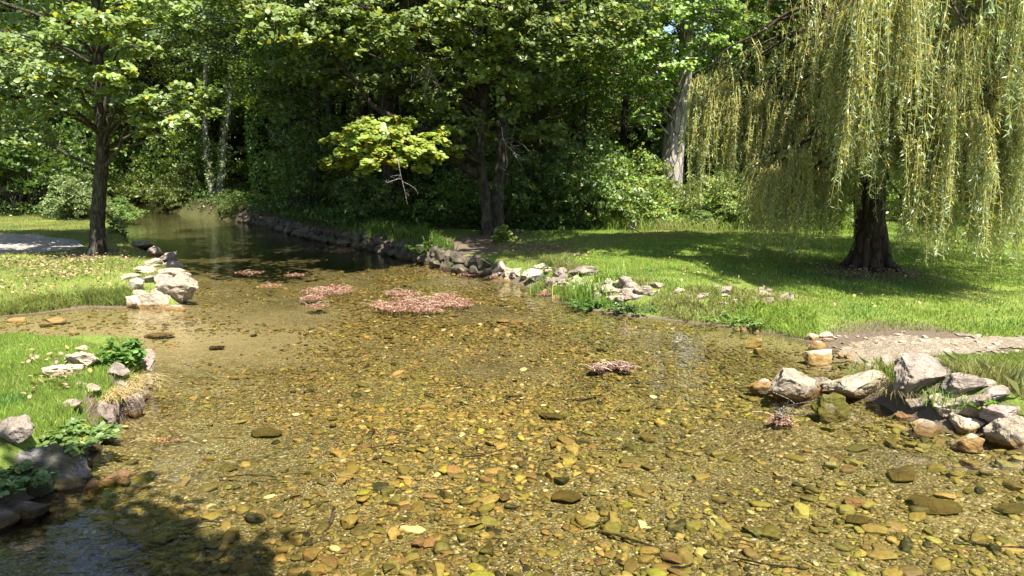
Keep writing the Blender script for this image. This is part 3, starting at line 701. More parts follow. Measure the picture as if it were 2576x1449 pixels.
def lobe(buf, tw, c, r, leaf=.075, dens=1.0, base=(.075, .13, .02), yel=.08, flat=.55, upb=1.1, var=.25, shape=ROUND, twigs=True):
    """a lobe of foliage: a few leafy sprays fanning out through an ellipsoid"""
    c = np.asarray(c, float)
    if c[1] > 5 and in_gap(c, r): return
    ns = max(4, int(11*dens*max(r, .4)/.6))
    tone = math.exp(rng.normal(0, .15))
    for _ in range(ns):
        u = unit(rng.normal(size=3)); rad = R(.25, 1)**.6
        e = c+u*rad*r*np.array([1, 1, flat]); st = c*.6+e*.4 + rng.normal(0, .12*r, 3)
        L_ = r*R(.45, .8); m = int(max(10, 62*dens*(r/.6)*(.075/leaf)**1.2*R(.6, 1.3)))
        out = unit(np.array([u[0], u[1], R(-.5, .1)])); side = unit(np.cross(out, UP))
        s = R(-.4, 1, m); wv_ = rng.normal(0, .38, m)*(1.05-np.clip(s, 0, 1)*.6)
        C = e + out*(s*L_)[:, None] + side*(wv_*L_)[:, None] + UP*(rng.normal(0, .10, m)*L_ - .12*L_*s*s)[:, None]
        nr = UP*upb + rng.normal(0, .55, (m, 3)) + out*.15 + np.array([.2, -.35, 0])
        leaves(buf, C, nr, leaf*R(.65, 1.2, m), greens(m, np.array(base)*tone, var, yel), shape, None, 1.0, .12)
        if tw is not None and twigs: tube(tw, spline([c, (c+e)/2+UP*.05*r, e, e+out*L_*.8-UP*.1*L_], 3), np.linspace(.008, .003, 10)[:10], 3)
def limb(tw, a, b, r0, r1, sag=.15, wig=.06, sides=6, n=6):
    a = np.asarray(a, float); b = np.asarray(b, float); L_ = np.linalg.norm(b-a)
    pts = [a]
    for t in (.25, .5, .75): pts.append(a+(b-a)*t + UP*sag*L_*math.sin(t*math.pi) + rng.normal(0, wig*L_*.5, 3))
    pts.append(b); p = spline(pts, n); tube(tw, p, np.linspace(r0, r1, len(p)), sides, lump=.08); return p

SD = np.array([S.x, S.y, S.z]); LIT = []
def shades(c, r):
    for q, rq in LIT:
        v = c-q; t = v @ SD
        if t > .3 and np.linalg.norm(v-t*SD) < r*.85+rq*.7: return True
    return False
def hero_tree(name, label, cat, base, stems, lobes, leaf, bark, extra=None, group=None, basecol=(.16, .22, .07)):
    root = empty(name, tuple(base)); tag(root, label, cat, group)
    tr = Buf(); br = Buf(); lv = Buf()
    for st in stems:
        p = spline(st['path'], 10); n = len(p); rr = np.interp(np.linspace(0, 1, n), [0, .04, .1, .6, 1], [st['r']*1.5, st['r']*1.2, st['r'], st['r']*.7, st['r']*.2])
        tube(tr, p, rr, 14, lump=.07); st['p'] = p
    allp = np.concatenate([s['p'] for s in stems])
    for lb in lobes:
        c = np.array(lb[0]); r = lb[1]; opt = lb[2] if len(lb) > 2 else {}
        cand = allp[allp[:, 2] > base[2]+1.6]; hd = np.hypot(cand[:, 0]-c[0], cand[:, 1]-c[1])
        tgt = c[2]-hd*.35; i = np.argmin(np.abs(cand[:, 2]-tgt)+hd*.3)
        limb(br, cand[i], c, .028+.012*r, .008, R(.02, .12), .07, 5)
        o = dict(leaf=leaf, base=basecol, dens=1.35); o.update(opt); lobe(lv, br, c, r, **o)
    if extra: extra(br, lv)
    join(tr, br).build('trunk', bark, root, True); lv.build('crown', M_LEAF, root)
    return root

# ---- left alder
b0 = hit(245, 640); YL = b0[1]
st = [P(246, 560, YL), P(252, 470, YL), P(258, 380, YL), P(254, 260, YL), P(246, 130, YL), P(240, -20, YL), P(235, -220, YL), P(250, -420, YL)]
st = [np.array([b0[0], b0[1], b0[2]-.1])]+st
def PL(px, py, dy, rpx, Y0, **o): return (P(px, py, Y0+dy), rpx/F*(Y0+dy), o)
lob = [PL(x, y, dy, r, YL, **o) for x, y, dy, r, o in [
    (30, 130, -1.2, 85, {}), (110, 190, -1.5, 70, {}), (50, 260, -.8, 65, {}), (150, 275, -1.2, 45, {}), (170, 60, -1.3, 80, {}),
    (270, 60, -1.6, 70, {'yel': .14}), (330, 115, -1.8, 55, {'yel': .14}), (250, 150, .8, 80, {}), (330, 230, -1.4, 62, {}),
    (410, 255, -1.6, 55, {'yel': .14}), (460, 300, -1.8, 42, {'yel': .14}), (395, 335, -1.5, 42, {'yel': .14}), (350, 290, -1.2, 50, {}),
    (480, 240, -1.0, 60, {}), (-60, 60, -1, 90, {}), (-70, 230, -1, 80, {}), (90, 20, -1.4, 80, {}), (240, 250, .7, 60, {}), (60, 330, .9, 60, {}),
    (380, 20, -1.0, 70, {}), (450, 60, .2, 60, {}), (200, 200, -.9, 55, {}), (130, 110, .2, 80, {}), (300, 180, -1.9, 40, {'yel': .2}), (510, 280, -.2, 40, {})]]
LIT += [(l[0], l[1]) for l in lob if l[0][1] < YL-.6]
LOB_L = lob
for _ in range(60):
    a = R(0, 6.28); z = R(4.9, 9.6); rr = R(.6, 3.2)*(1-max(0, z-6.5)/5)
    c = np.array([b0[0]+math.cos(a)*rr, b0[1]+math.sin(a)*rr, z])
    if not shades(c, .8): lob.append((c, R(.6, .95), {'leaf': .11, 'dens': .8}))
DEFER = []
DEFER.append(lambda lob=lob: hero_tree('alder_tree', 'straight trunked tree with rounded leaves beside the gravel path on the left bank', 'tree', b0, [{'path': st, 'r': .135}], lob, .09, M_BARK))
DEFER[0]()

# ---- tree on the near left bank whose boughs reach over the camera: only its shade and reflection are in the picture
bt = np.array([-6.6, -1.0, H(-6.6, -1.0)]); lob = []
for _ in range(26):
    px, py = R(-250, 400), R(1270, 1560)
    if py < 1290+px*.22: continue
    gp = np.array([*g(px, py), 0]); c = gp+SD/SD[2]*R(5.2, 7.0); lob.append((c, R(.45, .7), {'leaf': .09, 'dens': .8}))
for _ in range(26):
    a = R(0, 6.28); z = R(5.5, 9.5); rr = R(.3, 2.2); lob.append((bt+np.array([math.cos(a)*rr-1.2, math.sin(a)*rr-1.5, z]), R(.6, .9), {'leaf': .11, 'dens': .7}))
hero_tree('overhanging_tree', 'tree on the near left bank whose boughs shade the lower left water', 'tree', bt, [{'path': [bt-UP*.1, bt+np.array([.1, 0, 2.5]), bt+np.array([.3, .1, 5]), bt+np.array([.2, 0, 8])], 'r': .16}], lob, .09, M_BARK)

# ---- centre tree with two stems
b1 = hit(1232, 592); YC = b1[1]
s1 = [np.array([b1[0]-.05, YC, b1[2]-.1]), P(1222, 520, YC), P(1212, 430, YC), P(1208, 330, YC), P(1216, 240, YC), P(1200, 120, YC), P(1188, 0, YC), P(1180, -200, YC), P(1170, -420, YC)]
s2 = [np.array([b1[0]+.18, YC+.15, b1[2]-.1]), P(1252, 500, YC+.3), P(1262, 400, YC+.4), P(1262, 300, YC+.5), P(1285, 150, YC+.8), P(1310, 0, YC+1), P(1330, -300, YC+1.2)]
lob = [PL(x, y, dy, r, YC, **o) for x, y, dy, r, o in
   [(x, y, -2.6+dd, r, {'yel': .35, 'base': (.22, .30, .07), 'dens': 2.2, 'flat': .5, 'upb': 1.5}) for x, y, dd, r in  # bough leaves coloured lighter to carry the sun on them
      [(950, 345, 0, 66), (905, 375, -.2, 50), (865, 395, .1, 36), (1010, 365, .1, 55), (1065, 385, .2, 40), (960, 395, -.3, 50), (1090, 350, .5, 36), (930, 320, .3, 46), (1130, 375, 1.2, 30), (850, 350, .2, 30), (835, 410, .0, 22), (1000, 310, .4, 34), (1120, 330, 1.0, 30), (1060, 425, .3, 22)]] + [
    (700, 60, -2, 70, {}), (770, 95, -2.2, 70, {}), (860, 70, -2, 75, {}), (960, 100, -2.1, 80, {}), (1050, 70, -2.3, 75, {}), (1110, 150, -1.6, 70, {}),
    (650, 20, -1.5, 70, {}), (920, 20, -2.2, 80, {}), (820, 30, -2, 70, {}), (1190, 60, -2.3, 70, {}), (1300, 120, -1.8, 80, {}), (1400, 90, -2, 85, {}), (1480, 120, -2.2, 62, {'yel': .14}), (1440, 150, -2.2, 50, {'yel': .14}),
    (1350, 40, -2, 80, {}), (1480, 40, -1.8, 80, {}), (1260, 190, -1.4, 70, {}), (1310, 255, -.8, 55, {}), (1080, 260, -.4, 70, {}), (960, 200, .2, 80, {}), (870, 190, .5, 70, {}),
    (1130, 210, .4, 70, {}), (1020, 170, 1, 80, {}), (1180, 300, -1, 45, {}), (1340, 190, .5, 70, {}), (1240, 330, 1, 55, {}), (760, 170, .8, 60, {}),
    (1150, 20, -2.4, 70, {}), (1260, 20, -2.4, 70, {}), (1580, 60, -1.2, 60, {}), (1360, 330, .8, 50, {})]]
LIT += [(l[0], l[1]) for l in lob if l[0][1] < YC-1.1]
sh = np.array([S.x, S.y, S.z])/S.z
LIT += [(P(525, 400, 33), .5), (P(650, 360, 33), .6), (P(575, 430, 33), .5), (P(645, 440, 33), .6), (P(590, 520, 28), .6)]
for _ in range(170):                           # boughs arching over the stream
    gp = np.array([R(-9.5, .5), R(14.2, 24), 0]); hgt = R(5.4, 9); c = gp+sh*hgt
    if c[2] < CAMZ+.24*c[1]+.7: c = gp+sh*(hgt+1.2)
    if c[2] < CAMZ+.24*c[1]+.7: continue
    if not shades(c, .9): lob.append((c, R(.7, 1.05), {'leaf': .12, 'dens': .8}))
for _ in range(85):
    a = R(0, 6.28); z = R(5.3, 11.5); rr = (R(.05, 1)**.5)*4.3*(1-max(0, z-8)/6)
    c = np.array([b1[0]+math.cos(a)*rr-.4, b1[1]+math.sin(a)*rr-.2, z])
    if not shades(c, .9): lob.append((c, R(.7, 1.1), {'leaf': .12, 'dens': .75}))
def extra(br, lv):
    # big limbs
    for pth, r in [([(1200, 445, .0), (1150, 405, -.6), (1108, 380, -1.2), (1040, 350, -2.0), (960, 340, -2.5)], .075),
                   ([(1205, 420, .2), (1080, 330, -.2), (950, 275, -.6), (890, 200, -.9), (830, 135, -1.2), (790, 60, -1.5)], .075),
                   ([(1208, 330, 0), (1160, 260, -.3), (1110, 230, -.5)], .05), ([(1212, 300, .2), (1180, 200, -.6), (1150, 190, -1)], .03)]:
        p = spline([P(x, y, YC+dy) for x, y, dy in pth], 6); tube(br, p, np.linspace(r, r*.35, len(p)), 8, lump=.06)
hero_tree('streamside_tree', 'large twin stemmed tree on the right bank with one sunlit drooping bough', 'tree', b1,
          [{'path': s1, 'r': .115}, {'path': s2, 'r': .15}], lob, .105, M_BARK, extra)
# bare dead branches hanging from it
def twiggy(name, label, pts, r, nb, spread, parent=None):
    Bf = Buf(); p = spline(pts, 5); tube(Bf, p, np.linspace(r, r*.3, len(p)), 5)
    for _ in range(nb):
        i = rng.integers(2, len(p)-1); d = unit(rng.normal(size=3)+np.array([0, 0, -.4])); e = p[i]+d*spread*R(.4, 1)
        q = spline([p[i], (p[i]+e)/2+rng.normal(0, .05*spread, 3), e, e+rng.normal(0, .2*spread, 3)], 3); tube(Bf, q, np.linspace(r*.4, r*.15, len(q)), 4)
    o = Bf.build(name, M_TWIG, parent, True, tuple(p[0])); 
    if parent is None: tag(o, label, 'dead branch')
    return o
twiggy('dead_branch', 'bare pale branch hanging below the sunlit bough over the dark bank', [P(1000, 395, 13.6), P(1008, 440, 13.6), P(1018, 480, 13.6), P(1025, 515, 13.6)], .009, 8, .45)
twiggy('dead_branch', 'bare pale twigs sticking out right of the twin stems', [P(1262, 320, 15.5), P(1268, 355, 15.3), P(1290, 380, 15.2), P(1312, 400, 15.1)], .012, 12, .5)
twiggy('dead_branch', 'reddish dead twigs among the leaves left of the upper stem', [P(1110, 230, 15), P(1090, 190, 14.8), P(1060, 165, 14.7)], .012, 14, .5)
twiggy('fallen_branch', 'thick bare branch lying at the back of the lawn', [hit(1568, 572)+UP*.06, hit(1585, 580)+UP*.09, hit(1612, 592)+UP*.05], .035, 2, .3)

# ---- willow
b2 = hit(2188, 676); YW = b2[1]; root = empty('willow_tree', tuple(b2)); tag(root, 'weeping willow with thick dark trunk and yellow green hanging fronds on the right lawn', 'willow')
tr = Buf(); c0 = np.array([b2[0], YW, b2[2]])
path = [c0-UP*.15, P(2186, 640, YW), P(2187, 560, YW), P(2188, 470, YW), P(2190, 390, YW), P(2192, 330, YW)]
p = spline(path, 10); n = len(p); rr = np.interp(np.linspace(0, 1, n), [0, .1, .25, .7, 1], [.42, .31, .24, .23, .26]); tube(tr, p, rr, 28, lump=.07)
top = p[-1]
for a in np.linspace(0, 6.28, 8)[:-1]:      # root flares
    q = spline([c0+np.array([math.cos(a)*.10, math.sin(a)*.10, .75]), c0+np.array([math.cos(a)*.30, math.sin(a)*.30, .14]), c0+np.array([math.cos(a)*.6, math.sin(a)*.6, -.1])], 5)
    tube(tr, q, np.linspace(.10, .05, len(q)), 8, lump=.1)
br = Buf(); lv = Buf(); tws = Buf(); anchors = []
limbs = []
for a, rad, zt in [(.2, 2.2, 6.5), (1.0, 2.5, 6.8), (1.9, 2.4, 6.6), (2.8, 2.6, 6.2), (3.5, 2.8, 5.6), (4.2, 2.2, 6.5), (4.8, 1.8, 6.0), (5.5, 2.5, 6.0), (3.1, .8, 7.0), (.5, .8, 7.2)]:
    e = top+np.array([math.cos(a)*rad, math.sin(a)*rad, zt-top[2]]); m1 = top+np.array([math.cos(a)*rad*.35, math.sin(a)*rad*.35, (zt-top[2])*.5])
    q = spline([p[-4], top+UP*.1, m1, e], 7); tube(br, q, np.linspace(.15, .05, len(q)), 8, lump=.07); limbs.append(q)
LP = np.concatenate(limbs)
WPAL = [(.25, .30, .11), (.19, .25, .11), (.32, .36, .15), (.28, .34, .19), (.31, .31, .09), (.24, .30, .16)]
def strand(a, length, out, lf=.08, tone=(1, 1, 1)):
    n = max(5, int(length/.14)); t = np.linspace(0, 1, n); ph = R(0, 6)
    o = np.asarray(out); pth = a + np.outer(1-np.exp(-t*length*3.2), o) + np.outer(t*length, -UP) + np.outer(np.exp(-t*length*4)*0, UP)
    rise = .25*np.exp(-t*length*3)*np.linalg.norm(o); pth[:, 2] += rise-rise[0]
    k1, k2, k3 = R(.03, .09), rng.normal(0, .05), rng.normal(0, .05)
    pth[:, 0] += k1*np.sin(t*length*2.4+ph)*t+k2*t*length; pth[:, 1] += k1*np.cos(t*length*2.2+ph)*t+k3*t*length
    tube(tws, pth, np.linspace(.0045, .002, n), 3, (.35, .30, .08))
    m = int(length/.020); tt = R(.02, 1.02, m)*(n-1); i = np.clip(tt.astype(int), 0, n-2); fr = (tt-i)[:, None]
    q = pth[i]*(1-fr)+pth[i+1]*fr; az = R(0, 6.28, m); dr = np.stack([np.cos(az)*.8, np.sin(az)*.8, -np.ones(m)*R(.4, 1.5, m)], -1)
    sz = lf*R(.6, 1.25, m); C = q+unit(dr)*(sz*.5)[:, None]
    nr = rng.normal(size=(m, 3))+np.array([.2, -.5, .3]); base = np.array(WPAL[rng.integers(len(WPAL))])*np.array(tone)
    leaves(lv, C, nr, sz, greens(m, base, .22, .10, (.42, .34, .05)), LANCE, dr, .165)
def umbrella(px, py, Y, rpx, Lpx, cnt, tone=(1, 1, 1), link=True):
    c = P(px, py, Y); r = rpx/F*Y; Lm = Lpx/F*Y
    if link:
        i = np.argmin(np.linalg.norm(LP-(c+UP*.2), axis=1)+np.maximum(0, LP[:, 2]-c[2]-.8)*.3); limb(br, LP[i], c, .035, .012, .12, .05, 5)
    sub = []
    for _ in range(max(3, cnt//12)):
        a = R(0, 6.28); e = c+np.array([math.cos(a)*r*R(.3, .9), math.sin(a)*r*R(.3, .9), -R(0, .2)*r]); limb(br, c, e, .010, .004, .15, .04, 3, 3); sub.append((e, a))
    cnt = int(cnt*1.75)
    for _ in range(cnt):
        e, a = sub[rng.integers(len(sub))]; s = R(0, 1); q = c+(e-c)*s; a += rng.normal(0, .6)
        o = np.array([math.cos(a), math.sin(a), 0])*r*R(.1, .55)
        strand(q+rng.normal(0, .04, 3), Lm*(.3+.95*R(0, 1)**1.3), o, tone=tone)
UM = [(1772, 188, 12.4, 44, 250, 34), (1850, 205, 12.3, 55, 200, 30), (1925, 215, 12.1, 55, 330, 34), (1800, 175, 12.6, 40, 200, 14),
      (1885, 330, 12.2, 45, 170, 14), (2000, 375, 11.2, 60, 200, 60), (1950, 420, 11.2, 60, 170, 44), (2060, 425, 11.2, 55, 160, 40), (1900, 470, 11.6, 40, 110, 24), (2020, 300, 11.8, 70, 210, 26),
      (2100, 330, 12.2, 60, 200, 20), (2040, 60, 12.2, 60, 200, 14), (2120, 60, 13.4, 70, 300, 26), (2060, 200, 13.2, 60, 240, 20), (1990, 250, 12.6, 50, 220, 18), (2110, 260, 12.9, 60, 260, 24), (1940, 330, 12.4, 50, 170, 16), (2090, 130, 11.9, 60, 240, 20), (2070, -40, 12.6, 80, 220, 12),
      (2180, 25, 10.0, 75, 290, 56), (2250, 60, 9.9, 80, 330, 56), (2150, 110, 10.3, 60, 240, 30), (2310, 110, 9.9, 80, 330, 50), (2230, -60, 9.8, 120, 330, 50),
      (2230, 300, 10.0, 60, 200, 22), (2380, 150, 9.8, 90, 380, 52), (2330, 270, 9.7, 70, 300, 40), (2450, 60, 10.0, 100, 420, 50), (2540, 100, 10.2, 100, 460, 52),
      (2430, 280, 9.4, 80, 310, 44), (2520, 260, 9.6, 90, 330, 50), (2330, 400, 9.6, 60, 210, 26), (2600, 300, 9.8, 90, 320, 40), (2480, 400, 9.5, 70, 190, 26), (2560, 420, 9.8, 70, 180, 26),
      (2650, 100, 10.5, 120, 480, 40), (2420, -60, 10.5, 130, 360, 40), (2580, -60, 10.8, 130, 400, 40), (2270, 500, 9.9, 24, 170, 8), (2385, 480, 9.7, 30, 160, 10), (2180, 250, 10.6, 50, 190, 14)]
for px in range(2140, 2640, 42):
    for py in (-90, 50, 190, 310): UM.append((px+R(-20, 20), py+R(-40, 40), R(9.4, 10.6), 50, R(200, 300), 13))
for px, py, Y, r, L_, n_ in [(1960, 250, 12.1, 50, 200, 22), (1830, 290, 12.3, 50, 150, 20), (1900, 400, 12.0, 50, 130, 18), (2090, 370, 11.6, 60, 200, 26), (2130, 300, 11.8, 50, 220, 22), (2010, 470, 11.2, 80, 110, 34), (1790, 230, 12.5, 50, 200, 20), (2150, 200, 11.5, 50, 240, 24), (2080, 250, 12.6, 60, 260, 24)]: UM.append((px, py, Y, r, L_, n_))
LIT += [(P(u[0], u[1]+40, u[2]), .5) for u in UM if u[0] < 2130]
for u in UM:
    u = list(u); end_ = 420 if 2135 < u[0] < 2285 and u[2] < 11.5 else 600
    if u[0] > 2135 and u[1] > -20: u[4] = min(u[4], max(60, (end_-u[1])/1.12))
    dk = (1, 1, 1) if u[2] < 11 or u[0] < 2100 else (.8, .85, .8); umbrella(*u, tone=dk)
# the rest of the crown: back, sides and top
for _ in range(1100):
    a = R(0, 6.28); rad = R(1.1, 3.6); z = R(4.2, 7.4)-rad*.3
    q = np.array([c0[0]+math.cos(a)*rad, c0[1]+math.sin(a)*rad, max(z, 3.2)])
    if q[1] < c0[1]-1.5 and q[2] < 4.6: q[2] += 1.6
    if q[1] > c0[1]+2.5: continue
    if (q[0] < .45*q[1] and q[1] < 14.5) or (q[0] < 6.2 and q[1] < 12.6 and shades(q-UP*.8, .2)): continue
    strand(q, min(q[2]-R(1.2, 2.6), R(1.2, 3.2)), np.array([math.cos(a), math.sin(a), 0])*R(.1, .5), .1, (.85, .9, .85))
for _ in range(125):                          # leafy dome of the crown
    a = R(0, 6.28); rad = R(.1, 1)**.6*3.2; dq = c0+np.array([math.cos(a)*rad, math.sin(a)*rad, 6.9-rad*.42+R(-.5, .5)])
    if shades(dq, .7) or dq[1] > c0[1]+2.1: continue
    lobe(lv, None, dq, R(.6, .9), leaf=.12, dens=1.1, base=(.22, .26, .06), shape=OVAL, flat=.8)
BP = np.concatenate(br.V); BP = BP[(BP[:, 0]/BP[:, 1] > .27) & (BP[:, 0]/BP[:, 1] < .47) & (BP[:, 2] > 3.0) & (BP[:, 2] < 6.6)]
for q in BP[rng.choice(len(BP), min(len(BP), 620), False)]:
    a = R(0, 6.28); strand(q, R(.4, 1.7), np.array([math.cos(a), math.sin(a), 0])*R(.05, .35), tone=(.95, .95, .95))
for _ in range(130):                          # thin branches inside the crown
    i = rng.integers(len(LP)); a = R(0, 6.28); e = LP[i]+np.array([math.cos(a), math.sin(a), R(-.2, .5)])*R(.5, 1.5); limb(br, LP[i], e, .02, .006, .1, .06, 4, 3)
m_t, t_, o_ = nodes('willow_twig'); pr_ = N(t_, 'ShaderNodeBsdfPrincipled', i_Roughness=.6); L(t_, attr(t_).outputs['Color'], pr_.inputs['Base Color']); L(t_, pr_.outputs[0], o_.inputs[0])
join(tr, br).build('trunk', M_WBARK, root, True); lv.build('crown', M_WILLOW, root); tws.build('twig', m_t, root)

# ---- ivy clad trunks and other particular trees of the wood's edge
def ivy_tree(label, base, paths, r, ivy=(.0, .9), leafn=2600, bark=M_PBARK, crown_z=(6, 13), crown_r=2.6, icol=(.10, .17, .035), nl=34):
    root = empty('ivy_clad_tree', tuple(base)); tag(root, label, 'tree')
    tr = Buf(); lv = Buf(); iv = Buf(); br = Buf(); tops = []
    for pts in paths:
        p = spline(pts, 8); tube(tr, p, np.interp(np.linspace(0, 1, len(p)), [0, .1, 1], [r*1.35, r, r*.45]), 10, lump=.08); tops.append(p)
        n = leafn; tt = R(ivy[0], ivy[1], n)*(len(p)-1); i = np.clip(tt.astype(int), 0, len(p)-2); q = p[i]+(p[i+1]-p[i])*(tt-i)[:, None]
        a = R(0, 6.28, n); keep = vnoise(a*1.2+tt*.2, tt, 1.1, 5) > .3; q, a = q[keep], a[keep]
        rad = r*R(.8, 1.6, len(a)); d = np.stack([np.cos(a), np.sin(a), np.zeros(len(a))], -1)
        leaves(iv, q+d*rad[:, None], d+rng.normal(0, .4, d.shape)+UP*.5, .085*R(.6, 1.2, len(a)), greens(len(a), icol, .3, .12, (.25, .28, .05)), DIAM, None, 1.3)
    for _ in range(nl):
        p = tops[rng.integers(len(tops))]; a = R(0, 6.28); z = R(*crown_z); rr = R(.3, crown_r)
        c = np.array([p[-1][0]+math.cos(a)*rr, p[-1][1]+math.sin(a)*rr, z]); lobe(lv, None, c, R(.7, 1.2), leaf=.14, dens=.6, base=(.08, .135, .022), shape=OVAL)
        i = np.argmin(np.abs(p[:, 2]-z+.5)); limb(br, p[i], c, .03, .01, .05, .05, 4, 3)
    join(tr, br).build('trunk', bark, root, True); iv.build('ivy', M_LEAF, root); lv.build('crown', M_LEAF, root)
def ZB(px, py): return hit(px, py, False)
q = ZB(540, 502); Yq = q[1]
ivy_tree('pale tree forking into a V from its base beside the far bend of the stream', q,
         [[q-UP*.2, P(530, 450, Yq), P(522, 390, Yq), P(516, 310, Yq), P(518, 180, Yq), P(512, -40, Yq)], [q+np.array([.15, 0, -.2]), P(556, 450, Yq), P(562, 400, Yq), P(566, 340, Yq), P(578, 250, Yq), P(590, 0, Yq)]], .16, (.05, .85), 1500)
q = ZB(654, 505); Yq = q[1]
ivy_tree('straight trunk thickly wrapped in sunlit ivy right of the forked pale tree', q, [[q-UP*.2, P(650, 440, Yq), P(642, 350, Yq), P(640, 260, Yq), P(632, 150, Yq), P(640, -40, Yq)]], .24, (.05, 1), 5200, M_DBARK, icol=(.13, .22, .045))  # lighter leaf colour stands in for sun on this ivy
q = ZB(1690, 500); q = P(1688, 452, 21.5); q[2] = H(q[0], q[1]); Yq = q[1]
root = empty('leaning_tree', tuple(q)); tag(root, 'leaning tree with thick whitish sunlit trunk behind shrubs at the lawn edge', 'tree')
tr = Buf(); lv = Buf(); br = Buf(); p = spline([q-UP*.2, P(1690, 430, Yq), P(1697, 350, Yq), P(1712, 270, Yq), P(1722, 190, Yq), P(1728, 60, Yq), P(1730, -150, Yq)], 8)
tube(tr, p, np.interp(np.linspace(0, 1, len(p)), [0, .3, 1], [.34, .31, .14]), 16, lump=.05)
for (x, y, dy, rp) in [(1560, 60, -1, 60), (1640, 100, -1.4, 60), (1720, 40, -1.5, 60), (1650, 210, -1.4, 42), (1615, 290, -1.2, 36), (1680, 160, -1.6, 45), (1780, 110, -1, 55), (1600, 160, -1, 50), (1650, 10, -1.2, 70), (1800, 30, -1, 60), (1540, 130, 0, 60),
                       (1735, 150, -1.3, 45), (1590, 220, -.5, 40), (1870, 60, -.5, 60), (1820, 150, .5, 55), (1500, 230, .5, 42), (1530, 270, .5, 36), (1560, 20, 0, 60), (1480, 180, .5, 50), (1660, 260, -1, 30), (1700, -10, -.5, 34), (1750, -5, -.6, 34), (1730, 25, .2, 30), (1770, 40, -.2, 34), (1690, 40, .3, 30), (1745, 75, .3, 26), (1705, 95, .2, 28)]:
    c = P(x, y, Yq+dy); lobe(lv, br, c, rp/F*(Yq+dy), leaf=.11, base=(.17, .25, .06), yel=.08); limb(br, p[np.argmin(np.abs(p[:, 2]-c[2]+.6))], c, .03, .01, .05, .05, 4, 3)
for _ in range(40):
    a = R(0, 6.28); z = R(6.8, 12); rr = R(.3, 3.2); c = np.array([p[-1][0]+math.cos(a)*rr, p[-1][1]+math.sin(a)*rr, z]); lobe(lv, None, c, R(.7, 1.2), leaf=.14, dens=.6)
join(tr, br).build('trunk', M_PBARK, root, True); lv.build('crown', M_LEAF, root)

# ---- the wood behind: prototypes, then copies
def forest_proto(seed, h, cr, z0, leaf=.15, n=60, col=(.105, .165, .04), stem=.16, dens=.62):
    global rng, R
    root = empty('woodland_tree'); tr = Buf(); lv = Buf(); br = Buf()
    lean = rng.normal(0, .5, 2); p = spline([(0, 0, -.3), (lean[0]*.2, lean[1]*.2, h*.3), (lean[0]*.6, lean[1]*.6, h*.6), (lean[0], lean[1], h*.97)], 8)
    tube(tr, p, np.linspace(stem*1.2, stem*.25, len(p)), 9, lump=.08)
    for i in range(n):
        a = R(0, 6.28); z = R(z0, h); f = 1-.55*((z-z0)/(h-z0))**2; rr = cr*f*R(.05, 1)**.55; k = np.argmin(np.abs(p[:, 2]-z+.5))
        c = np.array([p[k][0]+math.cos(a)*rr, p[k][1]+math.sin(a)*rr, z]); lobe(lv, None, c, R(.6, 1.15), leaf=leaf, dens=dens, base=col, yel=.05, shape=OVAL)
        limb(br, p[k], c, .03, .008, .08, .06, 4, 3)
    for i in range(7):                       # bare low twigs
        z = R(1, z0+.5); k = np.argmin(np.abs(p[:, 2]-z)); a = R(0, 6.28); limb(br, p[k], p[k]+np.array([math.cos(a), math.sin(a), R(-.1, .5)])*R(.6, 1.6), .015, .004, .05, .08, 4, 3)
    join(tr, br).build('trunk', M_DBARK, root, True); lv.build('crown', M_LEAF, root)
    return root
def shrub_proto(h, r, leaf, col, n=16, name='shrub', yel=.05, dens=.8):
    root = empty(name); lv = Buf(); br = Buf()
    for i in range(n):
        a = R(0, 6.28); rr = r*R(0, .85); z = h*R(.25, .85)*(1-.35*(rr/r)**2); c = np.array([math.cos(a)*rr, math.sin(a)*rr, z])
        lobe(lv, None, c, r*R(.28, .42), leaf=leaf, dens=dens, base=col, yel=yel, shape=OVAL, flat=.8, upb=.7)
        limb(br, (math.cos(a)*.1, math.sin(a)*.1, -.1), c, .012, .005, -.05, .06, 4, 3)
    br.build('stem', M_DBARK, root, True); lv.build('foliage', M_LEAF, root); return root
def copy_tree(o, loc, rz, s, label, cat, group):
    r = o.copy(); SC.collection.objects.link(r); r.location = loc; r.rotation_euler = (0, 0, rz); r.scale = (s, s, s*R(.9, 1.12)); tag(r, label, cat, group)
    for ch in o.children:
        c = ch.copy(); SC.collection.objects.link(c); c.parent = r
    return r
protos = [forest_proto(1, 15, 2.8, 3.2, .15, 66), forest_proto(2, 17, 3.2, 4.2, .16, 72, (.095, .155, .036)), forest_proto(3, 13, 2.6, 2.2, .14, 60, (.12, .175, .045), .11),
          forest_proto(4, 16, 2.2, 2.8, .14, 56, (.11, .17, .042), .12), forest_proto(5, 14, 3.0, 5, .16, 60, (.09, .14, .026), .2), forest_proto(6, 12, 4.3, 4.2, .15, 105, (.085, .14, .025), .17)]
fpts = [(-13.1, 28.4), (-14.2, 31.2), (-17.5, 26.5), (-19.5, 30), (-10.2, 26.4), (-16.5, 35.5), (-21, 38.5)]
fpts = [q_ for q_ in fpts if shore(np.array([q_[0]]), np.array([q_[1]]))[0][0] > .2]; nsp = len(fpts)
def free(x, y, r):
    return all((x-a)**2+(y-b_)**2 > r*r for a, b_, *_ in fpts)
tries = 0
while len(fpts) < 135 and tries < 20000:
    tries += 1
    y = 18.5+R(0, 1)**1.25*34; x = R(-.82, .82)*y
    d = shore(np.array([x]), np.array([y]))[0][0]
    if d < 1.1 or forest_amt(x, y) < .75 or (y < 23.5 and x > 1.5): continue
    if x < -6 and y < 23 and x < -10: continue
    if not free(x, y, 1.9 if y < 28 else 2.3) or abs(math.degrees(math.atan2(x, y))-13.1) < math.degrees(2.4/y) or (-.44 < x/y < -.295 and y < 34): continue
    fpts.append((x, y))
used = set()
